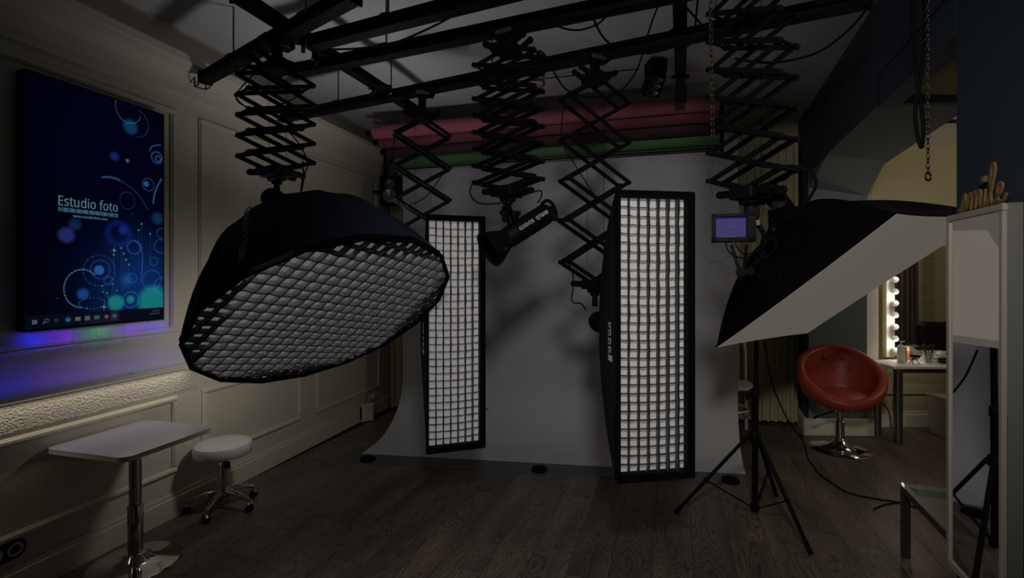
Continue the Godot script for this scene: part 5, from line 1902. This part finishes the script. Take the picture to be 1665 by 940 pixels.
func build_mirror() -> void:
	# wall mirror box with a pale frame; its plane is 65 mm in front of the wall
	var x0 := R_x(1.815, 0.05)
	var x1 := R_x(1.475, 0.05)
	var y0 := 0.36
	var y1 := 1.612
	var t := thing("wall_mirror", "tall narrow wall mirror with a pale frame on the right wall", "mirror", TR * Transform3D(Basis.IDENTITY, Vector3((x0 + x1) / 2, (y0 + y1) / 2, 0)))
	var w := x1 - x0
	var h := y1 - y0
	var b := B.new()
	b.box(Vector3(0, 0, 0.0215), Vector3(w, h, 0.041), 0.002)
	part(t, "case", b, M["mirror side"])
	b = B.new()
	b.box(Vector3(0, h / 2 - 0.011, 0.043), Vector3(w, 0.022, 0.014), 0.002)
	b.box(Vector3(0, -h / 2 + 0.012, 0.043), Vector3(w, 0.024, 0.014), 0.002)
	b.box(Vector3(-w / 2 + 0.011, 0, 0.043), Vector3(0.022, h - 0.046, 0.014), 0.002)
	b.box(Vector3(w / 2 - 0.011, 0, 0.043), Vector3(0.022, h - 0.046, 0.014), 0.002)
	part(t, "frame", b, M["mirror frame"])
	b = B.new()
	b.box(Vector3(0, 0, 0.0425), Vector3(w - 0.040, h - 0.044, 0.003), 0.0)
	part(t, "glass", b, M["mirror glass"])
	# wooden script sign on top of it
	var sg := thing("smile_sign", "gilt wooden script sign reading smile on top of the wall mirror", "sign", TR * Transform3D(Basis.IDENTITY, Vector3(x0 + 0.02, y1 + 0.001, 0.016)))
	var paths := [
		[[-0.1, 0.05], [0.22, 0.5], [0.42, 1.0], [0.5, 0.62], [0.48, 0.22], [0.25, 0.0], [0.05, 0.12]],
		[[0.48, 0.1], [0.7, 0.4], [0.85, 0.9], [0.95, 0.92], [0.95, 0.5], [0.9, 0.02]],
		[[0.9, 0.02], [1.05, 0.65], [1.25, 0.98], [1.38, 0.82], [1.33, 0.35], [1.3, 0.02]],
		[[1.3, 0.02], [1.45, 0.65], [1.65, 0.98], [1.78, 0.82], [1.72, 0.3], [1.8, 0.02], [1.95, 0.15]],
		[[1.92, 0.12], [2.05, 0.5], [2.15, 0.95]], [[2.15, 0.95], [2.1, 0.4], [2.15, 0.05], [2.3, 0.1], [2.5, 0.5]],
		[[2.45, 0.4], [2.7, 1.1], [2.88, 1.8], [2.82, 2.2], [2.66, 2.0], [2.56, 1.2], [2.56, 0.5], [2.66, 0.08], [2.85, 0.08], [3.0, 0.3]],
		[[2.95, 0.25], [3.25, 0.5], [3.42, 0.85], [3.28, 1.05], [3.1, 0.75], [3.1, 0.25], [3.3, 0.03], [3.5, 0.1], [3.72, 0.4]]]
	b = B.new()
	for p in paths:
		var q := []
		for v in p:
			q.append(Vector2((v[0] + 0.1) * 0.0775, v[1] * 0.0585 + 0.009))
		stroke(b, q, 0.0090, 0.007, 0.0)
	b.prism([Vector2(0.163, 0.088), Vector2(0.18, 0.088), Vector2(0.184, 0.106), Vector2(0.167, 0.106)], 0.012)
	part(sg, "script_word", b, M["gilt wood"])


func build_glass_table() -> void:
	var bs := TR.basis                                          # x towards the camera, z away from the wall
	var c := Vector3(1.955, 0, -2.49)                           # far left leg
	var t := thing("glass_table", "low metal-framed table with a clear glass top below the wall mirror", "table", Transform3D(bs, c))
	var L := 0.60
	var wd := 0.5
	var h := 0.362
	for q in [[0.0, 0.0], [L, 0.0], [0.0, -wd], [L, -wd]]:
		var b := B.new()
		b.box(Vector3(q[0], (h - 0.012) / 2, q[1]), Vector3(0.034, h - 0.012, 0.034), 0.003)
		var lg := part(t, "leg", b, M["table metal"])
		b = B.new()
		b.box(Vector3(q[0], 0.002, q[1]), Vector3(0.03, 0.004, 0.03), 0.0)
		part(lg, "foot_pad", b, M["black rubber"])
	for q in [[Vector3(L / 2, h - 0.030, 0.0), Vector3(L - 0.034, 0.034, 0.03)], [Vector3(L / 2, h - 0.030, -wd), Vector3(L - 0.034, 0.034, 0.03)], [Vector3(0, h - 0.030, -wd / 2), Vector3(0.03, 0.034, wd - 0.034)], [Vector3(L, h - 0.030, -wd / 2), Vector3(0.03, 0.034, wd - 0.034)]]:
		var b := B.new()
		b.box(q[0], q[1], 0.003)
		part(t, "rail", b, M["table metal"])
	var g := B.new()
	g.box(Vector3(L / 2, h - 0.006, -wd / 2), Vector3(L + 0.034, 0.010, wd + 0.034), 0.002)
	part(t, "glass_top", g, M["clear glass"])


func build_dressing_table() -> void:
	# table along the far wall of the make-up room
	var h := 0.645
	var f0 := Vector3(3.18, 0, -4.14)
	var t := thing("dressing_table", "white dressing table on thick steel legs in the make-up room", "table", at(Vector3(3.72, 0, -4.30)))
	var o := t.position
	var b := B.new()
	b.box(Vector3(0, h - 0.012, 0.0), Vector3(1.16, 0.024, 0.34), 0.004)
	part(t, "tabletop", b, M["white paint"])
	for q in [[-0.50, 0.12], [0.50, 0.12], [-0.50, -0.12], [0.50, -0.12]]:
		b = B.new()
		b.lathe([Vector2(0.0, 0.0), Vector2(0.03, 0.0), Vector2(0.032, 0.01), Vector2(0.032, h - 0.05), Vector2(0.04, h - 0.045), Vector2(0.04, h - 0.024), Vector2(0.0, h - 0.024)], 20, Transform3D(Basis.IDENTITY, Vector3(q[0], 0, q[1])))
		part(t, "leg", b, M["steel"])
	b = B.new()
	b.box(Vector3(0, h - 0.045, 0.12), Vector3(0.94, 0.035, 0.02), 0.002)
	part(t, "apron", b, M["grey metal"])
	# mirror with a row of bulbs
	var mx := Vector3(4.0, 0, -4.6)
	var mm := thing("vanity_mirror", "frameless mirror behind the dressing table with a row of round bulbs", "mirror", at(Vector3(4.05, 0.66, -4.585)))
	b = B.new()
	b.box(Vector3(0, 0.5, 0), Vector3(1.16, 1.0, 0.012), 0.002)
	part(mm, "glass", b, M["mirror glass"])
	b = B.new()
	b.box(Vector3(-0.62, 0.5, 0.02), Vector3(0.08, 1.02, 0.05), 0.004)
	part(mm, "bulb_rail", b, M["white paint"])
	for k in 8:
		b = B.new()
		var y := 0.06 + 0.106 * k
		b.ball(Vector3(-0.60, y, 0.075), 0.027, 14)
		part(mm, "bulb", b, M["softbox diffuser"])
		if k % 2 == 0:
			omni("bulb_light", Vector3(-0.60, y + 0.05, 0.13), 0.075, Color(1.0, 0.96, 0.88), 0.03, mm)
	# white panel at the end of the table
	b = B.new()
	b.box(Vector3(0, 1.0, 0), Vector3(0.17, 2.0, 0.03), 0.003)
	solo("side_panel", "white upright panel between the blue pillar and the dressing table", "panel", b.mesh(), M["white paint"], at(Vector3(3.195, 0, -4.50)))
	# things on the table
	var y := h + 0.001
	var items := thing("cream_bottle", "white pump bottle at the left end of the dressing table", "bottle", at(Vector3(3.36, y, -4.33)))
	b = B.new()
	b.lathe([Vector2(0, 0), Vector2(0.026, 0), Vector2(0.028, 0.005), Vector2(0.028, 0.135), Vector2(0.012, 0.15), Vector2(0, 0.15)], 18)
	part(items, "body", b, M["white paint"])
	b = B.new()
	b.rod(Vector3(0, 0.148, 0), Vector3(0, 0.175, 0), 0.006, 8)
	b.box(Vector3(0.012, 0.178, 0), Vector3(0.04, 0.008, 0.012), 0.002)
	part(items, "pump", b, M["white paint"])
	items = thing("cream_tube", "skin-coloured bottle standing beside the white pump bottle", "bottle", at(Vector3(3.44, y, -4.40)))
	b = B.new()
	b.lathe([Vector2(0, 0), Vector2(0.024, 0), Vector2(0.024, 0.09), Vector2(0.014, 0.10), Vector2(0.014, 0.12), Vector2(0, 0.12)], 16)
	part(items, "body", b, M["skin tone plastic"])
	items = thing("cream_tube", "skin-coloured bottle just behind the brush pot", "bottle", at(Vector3(3.52, y, -4.44)))
	b = B.new()
	b.lathe([Vector2(0, 0), Vector2(0.022, 0), Vector2(0.022, 0.085), Vector2(0.012, 0.095), Vector2(0.012, 0.115), Vector2(0, 0.115)], 16)
	part(items, "body", b, M["skin tone plastic"])
	items = thing("table_tripod", "tiny black tripod holder at the front left of the dressing table", "tripod", at(Vector3(3.40, y, -4.24)))
	b = B.new()
	for k in 3:
		var a := TAU * k / 3 + 0.4
		b.rod(Vector3(0, 0.055, 0), Vector3(cos(a) * 0.04, 0.003, sin(a) * 0.04), 0.0035, 6)
	part(items, "legs", b, M["black plastic"])
	b = B.new()
	b.bar(Vector3(-0.03, 0.07, 0), Vector3(0.05, 0.062, 0), 0.02, 0.018, 0.003)
	part(items, "clamp", b, M["black plastic"])
	items = thing("brush_pot", "clear glass pot of make-up brushes on the dressing table", "pot", at(Vector3(3.54, y, -4.26)))
	b = B.new()
	b.lathe([Vector2(0.0, 0.0), Vector2(0.034, 0.0), Vector2(0.042, 0.095), Vector2(0.039, 0.095), Vector2(0.032, 0.005), Vector2(0.0, 0.005)], 20)
	part(items, "pot", b, M["jar glass"])
	for k in 7:
		var a := TAU * k / 7
		var bt := thing("makeup_brush", "make-up brush standing in the clear glass pot", "brush", at(Vector3(3.54 + cos(a) * 0.012, y + 0.006, -4.26 + sin(a) * 0.012)), "brushes in the glass pot")
		var tip := Vector3(cos(a) * 0.02, 0.115 + 0.01 * (k % 3), sin(a) * 0.02)
		b = B.new()
		b.rod(Vector3.ZERO, tip, 0.003, 6)
		part(bt, "handle", b, M["black plastic"])
		b = B.new()
		b.ball(tip + Vector3(0, 0.012, 0), 0.011, 8, Vector3(0.8, 1.6, 0.8))
		part(bt, "bristles", b, M["bristle"])
	for k in 3:
		items = thing("wire_basket", ["wire basket at the middle of the dressing table, beside the brush pot", "wire basket beside the middle basket on the dressing table", "wire basket at the mirror end of the dressing table"][k], "basket", at(Vector3(3.66 + 0.135 * k, y, -4.26 - 0.02 * (k % 2))))
		b = B.new()
		for yy in [0.004, 0.035, 0.07]:
			b.tube([Vector3(-0.06, yy, -0.05), Vector3(0.06, yy, -0.05), Vector3(0.06, yy, 0.05), Vector3(-0.06, yy, 0.05), Vector3(-0.06, yy, -0.05)], 0.0025, 5)
		for q in 6:
			var xx := -0.06 + 0.024 * q
			b.rod(Vector3(xx, 0.0, 0.05), Vector3(xx, 0.07, 0.05), 0.002, 5)
			b.rod(Vector3(xx, 0.0, -0.05), Vector3(xx, 0.07, -0.05), 0.002, 5)
			b.rod(Vector3(xx, 0.004, -0.05), Vector3(xx, 0.004, 0.05), 0.002, 5)
		part(items, "wire_cage", b, M["grey metal"])
		var cn := thing("cosmetic_jar", ["small dark jar in the basket beside the brush pot", "small pale jar in the second basket of the dressing table", "small dark jar in the basket at the mirror end"][k], "jar", at(items.position + Vector3(0.0, 0.0055, 0.0)))
		b = B.new()
		b.lathe([Vector2(0, 0), Vector2(0.032, 0), Vector2(0.032, 0.045), Vector2(0, 0.045)], 16)
		part(cn, "jar_body", b, M["black plastic"] if k != 1 else M["white paint"])
		b = B.new()
		b.lathe([Vector2(0, 0.045), Vector2(0.034, 0.045), Vector2(0.034, 0.06), Vector2(0, 0.06)], 16)
		part(cn, "lid", b, M["label white"])
	# folded white cloth behind the baskets
	b = B.new()
	var rows := []
	for i in 9:
		var row := []
		for j in 15:
			var u := i / 8.0
			var v := j / 14.0
			var hh := 0.085 * pow(sin(PI * u), 0.5) * pow(sin(PI * v), 0.4) * (0.8 + 0.2 * sin(v * 11.0 + u * 3.0))
			row.append(Vector3(lerpf(-0.14, 0.14, v), maxf(0.001, hh), lerpf(-0.05, 0.05, u)))
		rows.append(row)
	b.grid(rows)
	solo("folded_cloth", "crumpled white cloth behind the wire baskets", "cloth", b.mesh(), M["white paint"], at(Vector3(3.74, y, -4.40)))
	# black office chair, curtains and a slatted post further inside, seen in the mirror
	var ch := thing("black_armchair", "black leather armchair in the make-up room seen in the vanity mirror", "chair", at(Vector3(4.95, 0, -3.3), 0.2))
	b = B.new()
	b.box(Vector3(0, 0.70, -0.24), Vector3(0.62, 0.34, 0.12), 0.04)
	part(ch, "backrest", b, M["black leather"])
	b = B.new()
	b.box(Vector3(0, 0.42, 0.0), Vector3(0.56, 0.12, 0.52), 0.03)
	part(ch, "seat", b, M["black leather"])
	for s in [-1, 1]:
		b = B.new()
		b.box(Vector3(s * 0.30, 0.50, 0.0), Vector3(0.08, 0.24, 0.5), 0.02)
		part(ch, "armrest", b, M["black leather"])
	for q in [[-0.25, -0.2], [0.25, -0.2], [-0.25, 0.2], [0.25, 0.2]]:
		b = B.new()
		b.rod(Vector3(q[0], 0, q[1]), Vector3(q[0], 0.38, q[1]), 0.018, 10)
		part(ch, "leg", b, M["chrome"])
	var cu := curtain("grey brown curtain hanging in the make-up room, seen in the vanity mirror", Vector3(4.75, 0.02, -2.55), Vector3(5.35, 0.02, -2.55), 2.5, 9, 0.035, M["grey curtain"])
	var po := thing("slatted_post", "white framed slatted shutter beside the grey curtain in the make-up room", "shutter", at(Vector3(5.52, 0, -2.5)))
	b = B.new()
	for s in [-1, 1]:
		b.box(Vector3(s * 0.09, 1.2, 0), Vector3(0.03, 2.4, 0.04), 0.003)
	b.box(Vector3(0, 0.02, 0), Vector3(0.18, 0.04, 0.04), 0.003)
	b.box(Vector3(0, 2.38, 0), Vector3(0.18, 0.04, 0.04), 0.003)
	part(po, "frame", b, M["white paint"])
	for k in 36:
		b = B.new()
		b.box(Vector3(0, 0.08 + k * 0.064, 0), Vector3(0.15, 0.05, 0.008), 0.0, Basis(Vector3.RIGHT, 0.6))
		part(po, "slat", b, M["bin plastic"])
	# bin under the table
	var bn := thing("waste_bin", "pale plastic bin with a lid under the dressing table", "bin", at(Vector3(3.83, 0, -4.36)))
	b = B.new()
	var prof := []
	for q in [[0.105, 0.0], [0.135, 0.33]]:
		prof.append(q)
	var lo := []
	var hi := []
	for s in [[-1, -1], [1, -1], [1, 1], [-1, 1]]:
		lo.append(Vector3(s[0] * 0.105, 0.0, s[1] * 0.09))
		hi.append(Vector3(s[0] * 0.135, 0.33, s[1] * 0.115))
	var md := Vector3(0, 0.17, 0)
	for i in 4:
		b.out_quad(lo[i], lo[(i + 1) % 4], hi[(i + 1) % 4], hi[i], md)
	b.out_quad(lo[0], lo[1], lo[2], lo[3], md)
	b.out_quad(hi[0], hi[1], hi[2], hi[3], md)
	part(bn, "body", b, M["bin plastic"])
	b = B.new()
	b.box(Vector3(0, 0.343, 0), Vector3(0.285, 0.026, 0.245), 0.008)
	part(bn, "lid", b, M["bin plastic"])
	# pipes under the table
	b = B.new()
	b.tube(curve([Vector3(0, 0.0, 0), Vector3(0, 0.29, 0), Vector3(0.03, 0.30, 0), Vector3(0.5, 0.30, 0)], 4), 0.008, 8)
	b.tube(curve([Vector3(0.02, 0.22, 0), Vector3(0.06, 0.20, 0), Vector3(0.1, 0.12, 0), Vector3(0.11, 0.0, 0)], 4), 0.006, 8)
	solo("heating_pipe", "thin grey pipes along the wall under the dressing table", "pipe", b.mesh(), M["grey metal"], at(Vector3(3.36, 0.001, -4.59)))
	curtain("narrow pinkish curtain at the left of the make-up room wall, above the softbox", Vector3(3.05, 0.02, -4.555), Vector3(3.26, 0.02, -4.555), 2.42, 4, 0.018, M["beige wall paint"])
	# dark curtain rod near the ceiling
	b = B.new()
	b.rod(Vector3.ZERO, Vector3(0.9, 0, 0), 0.014, 10)
	b.rod(Vector3(0.02, 0, 0), Vector3(0.02, 0.06, 0), 0.008, 8)
	solo("ceiling_track", "dark track under the ceiling of the make-up room", "track", b.mesh(), M["black metal"], at(Vector3(3.16, 2.54, -3.72)))


func curtain(label: String, a: Vector3, c: Vector3, h: float, folds: int, amp: float, m: Material) -> MeshInstance3D:
	var b := B.new()
	var d := (c - a)
	var nrm := Vector3(-d.z, 0, d.x).normalized()
	for side in 2:
		var rows := []
		for i in 9:
			var f := i / 8.0
			var row := []
			var nn := folds * 8
			for j in nn + 1:
				var v := float(j) / nn
				var ph := v * folds * TAU
				var k := amp * (0.75 + 0.25 * sin(v * 9.0 + f * 1.3)) * (1.0 - 0.35 * f)
				row.append(d * v + nrm * (k * sin(ph + 0.4 * sin(f * 2.0 + v * 5.0)) + (0.004 if side == 1 else 0.0)) + Vector3(0, h * f, 0))
			rows.append(row)
		b.grid(rows, side == 1)
	return solo("curtain", label, "curtain", b.mesh(), m, at(a))


func build_back_details() -> void:
	curtain("cream floor-length curtain at the right end of the back wall", P(1196, 690, 4.75) * Vector3(1, 0, 1) + Vector3(0, 0.03, 0), P(1297, 690, 4.66) * Vector3(1, 0, 1) + Vector3(0, 0.03, 0), 2.6, 8, 0.032, M["curtain cloth"])
	curtain("pale curtain at the left end of the back wall beside the speaker", Vector3(-1.26, 0.03, -5.22), Vector3(-0.92, 0.03, -5.2), 2.55, 4, 0.04, M["curtain cloth"])
	# loudspeaker on the back of the left wall
	var p := P(634, 309, 4.75)
	var t := thing("loudspeaker", "small black two-way loudspeaker on the wall left of the paper rolls", "speaker", at(p, 0.12))
	var b := B.new()
	b.box(Vector3(0, 0, -0.08), Vector3(0.19, 0.27, 0.18), 0.006)
	part(t, "cabinet", b, M["black plastic"])
	for q in [[0.055, 0.040], [-0.055, 0.058]]:
		b = B.new()
		b.lathe([Vector2(0.0, 0.004), Vector2(q[1] * 0.3, 0.008), Vector2(q[1] * 0.4, 0.0), Vector2(q[1] * 0.8, 0.008), Vector2(q[1], 0.012), Vector2(q[1] * 1.1, 0.010), Vector2(q[1] * 1.12, 0.0)], 24, Transform3D(Basis(Vector3.RIGHT, PI / 2), Vector3(0, q[0], 0.010)))
		part(t, "driver", b, M["grey metal"])
	b = B.new()
	b.bar(Vector3(-0.05, 0, -0.14), Vector3(-0.18, 0.0, -0.16), 0.03, 0.03, 0.003)
	part(t, "wall_bracket", b, M["black metal"])
	# white box on the floor by the left baseboard
	var e := thing("power_box", "small white box with a ridged front on the floor by the left baseboard", "box", at(G(599, 686), 0.75))
	b = B.new()
	b.box(Vector3(0, 0.085, -0.03), Vector3(0.12, 0.165, 0.05), 0.006)
	part(e, "body", b, M["white paint"])
	b = B.new()
	for k in 7:
		b.box(Vector3(-0.036 + 0.012 * k, 0.085, -0.003), Vector3(0.006, 0.13, 0.006), 0.001)
	part(e, "ridges", b, M["white paint"])
	b = B.new()
	b.box(Vector3(-0.062, 0.085, -0.03), Vector3(0.006, 0.12, 0.03), 0.001)
	part(e, "dark_side", b, M["black plastic"])
	var so := thing("wall_socket", "white power socket above the white floor box", "socket", TL * Transform3D(Basis.IDENTITY, Vector3(L_s(606), 0.19, 0.0)))
	b = B.new()
	b.box(Vector3(0, 0, 0.005), Vector3(0.16, 0.08, 0.01), 0.003)
	part(so, "frame", b, M["white paint"])
	b = B.new()
	b.box(Vector3(-0.03, 0, 0.025), Vector3(0.045, 0.045, 0.035), 0.005)
	part(so, "plug", b, M["white paint"])
	# white bentwood chair behind the paper
	var ch := thing("bentwood_chair", "white bentwood chair mostly hidden behind the right edge of the paper", "chair", at(Vector3(1.885, 0, -4.38), -0.2))
	for q in [[-0.17, 0.17], [0.17, 0.17]]:
		b = B.new()
		b.tube([Vector3(q[0] * 1.1, 0, q[1] * 1.15), Vector3(q[0], 0.43, q[1])], [0.012, 0.016], 10)
		part(ch, "leg", b, M["white paint"])
	b = B.new()
	b.lathe([Vector2(0, 0.43), Vector2(0.205, 0.43), Vector2(0.21, 0.44), Vector2(0.205, 0.46), Vector2(0, 0.455)], 32)
	part(ch, "seat", b, M["white paint"])
	b = B.new()
	b.tube(curve([Vector3(-0.20, 0, -0.2), Vector3(-0.185, 0.43, -0.165), Vector3(-0.18, 0.75, -0.2), Vector3(-0.12, 0.89, -0.23), Vector3(0, 0.92, -0.24), Vector3(0.12, 0.89, -0.23), Vector3(0.18, 0.75, -0.2), Vector3(0.185, 0.43, -0.165), Vector3(0.20, 0, -0.2)], 6), 0.014, 10)
	part(ch, "back_hoop", b, M["white paint"])
	b = B.new()
	b.tube(curve([Vector3(-0.09, 0.45, -0.175), Vector3(-0.085, 0.65, -0.19), Vector3(0, 0.78, -0.215), Vector3(0.085, 0.65, -0.19), Vector3(0.09, 0.45, -0.175)], 6), 0.010, 8)
	part(ch, "inner_hoop", b, M["white paint"])
	b = B.new()
	b.ring(Vector3(0, 0.24, 0), Basis(Vector3.RIGHT, PI / 2), 0.165, 0.009, 28, 8)
	part(ch, "stretcher_ring", b, M["white paint"])


func chain(n: String, label: String, top: Vector3, bottom: Vector3, link: float, r: float, m: Material, ring := 0.0) -> void:
	var b := B.new()
	var L := top.distance_to(bottom)
	var k := int(L / (link * 0.78))
	for i in k:
		var c := (bottom - top) * ((i + 0.5) / k)
		b.ring(c, Basis(Vector3.UP, PI / 2 * (i % 2) + 0.5), link * 0.5 - r, r, 10, 5, 0.6)
	var t := thing(n, label, "chain", at(top))
	part(t, "links", b, m).set_meta("kind", "stuff")
	if ring > 0.0:
		b = B.new()
		b.ring(bottom - top + Vector3(0, -ring, 0), Basis(Vector3.UP, 0.35), ring, 0.0032, 24, 6)
		part(t, "ring", b, m)


func build_cables() -> void:
	var rb: StandardMaterial3D = M["black rubber"]
	var d1 := 2.0
	chain("pull_chain", "hanging metal chain left of the right pantograph", P(1152, -190, d1) * Vector3(1, 0, 1) + Vector3(0, 2.84, 0), P(1159, 226, d1), 0.030, 0.003, M["brass"])
	chain("pull_chain", "hanging metal chain with a ring at its end near the make-up opening", P(1507, 0, 1.62) * Vector3(1, 0, 1) + Vector3(0, 2.84, 0), P(1509, 281, 1.62), 0.020, 0.0022, M["brass"], 0.0125)
	cable("hanging_cable", "black looped cable hanging beside the ringed chain", [P(1486, 0, 1.66) * Vector3(1, 0, 1) + Vector3(0, 2.84, 0), P(1485, 0, 1.66), P(1488, 90, 1.66), P(1495, 150, 1.66), P(1501, 200, 1.66), P(1500, 236, 1.66), P(1496, 236, 1.66), P(1490, 210, 1.66), P(1488, 180, 1.66), P(1494, 140, 1.66), P(1501, 90, 1.66), P(1504, 0, 1.66), P(1504, 0, 1.66) * Vector3(1, 0, 1) + Vector3(0, 2.84, 0)], 0.0055, rb)
	cable("ceiling_cable", "black cable strung between the front and middle cross tracks", [[536, 80, 2.55], [580, 79, 2.5], [640, 70, 2.45], [700, 45, 2.35], [750, 18, 2.25]], 0.005, rb)
	cable("ceiling_cable", "black cable hanging in a long loop below the right part of the rear track", [[876, 82, 2.2], [888, 92, 2.2], [905, 125, 2.3], [925, 148, 2.35], [965, 159, 2.45], [1005, 150, 2.5], [1035, 115, 2.5], [1052, 60, 2.4], [1068, 15, 2.2], [1082, -4, 2.15]], 0.0045, rb)
	cable("ceiling_cable", "short black cable loop between the middle and rear cross tracks", [[893, 30, 2.3], [910, 44, 2.35], [940, 49, 2.4], [970, 40, 2.35], [986, 25, 2.3], [991, 10, 2.2]], 0.0045, rb)
	cable("ceiling_cable", "black cable dropping behind the rear track beside the strip pantograph", [[961, 15, 2.2], [968, 38, 2.3], [982, 62, 2.4], [1000, 78, 2.5]], 0.0055, rb)
	cable("ceiling_cable", "black cable sagging under the rear track beside the right long track", [[1025, 84, 2.5], [1050, 87, 2.5], [1085, 80, 2.45], [1110, 68, 2.4], [1128, 50, 2.35], [1132, 25, 2.25], [1135, -5, 2.15]], 0.005, rb)
	cable("ceiling_cable", "black cable crossing down from the right long track to the rear track", [[1112, 8, 2.2], [1130, 28, 2.3], [1144, 44, 2.35], [1155, 60, 2.38], [1170, 72, 2.4]], 0.005, rb)
	cable("ceiling_cable", "thin dark wire on the ceiling leading to the triple spotlight", [P(741, 141, 3.78), P(880, 128, 3.63), P(1040, 112, 3.46)], 0.004, rb)
	cable("ceiling_cable", "black cable swinging from the right pantograph to the rear track end", [[1196, 95, 1.95], [1230, 101, 2.0], [1275, 100, 2.05], [1330, 85, 2.08], [1375, 53, 2.1], [1405, 20, 2.1], [1420, -6, 2.1]], 0.005, rb)
	var fpts := [P(1243, 555, 2.92), P(1250, 600, 2.98), P(1262, 642, 3.1), P(1285, 690, 3.35), P(1305, 716, 3.6)]
	for q in [[1316, 752], [1330, 770], [1350, 785], [1380, 803], [1420, 812], [1457, 818], [1500, 830]]:
		var g := G(q[0], q[1])
		g.y = 0.006
		fpts.append(g)
	cable("floor_cable", "black power cable from the plain softbox across the floor to the glass table", fpts, 0.005, rb)
	var f2 := G(1420, 830)
	f2.y = 0.006
	var g2 := G(1440, 822)
	var g3 := G(1475, 816)
	g2.y = 0.006
	g3.y = 0.006
	cable("floor_cable", "short black cable end branching off beside the glass table", [f2, g2, g3, Vector3(2.6, 0.006, -3.2)], 0.004, rb)
	cable("wall_cable", "black cable hanging behind the flash of the round softbox", [[492, 262, 2.6], [494, 290, 2.6], [488, 318, 2.6]], 0.004, rb)
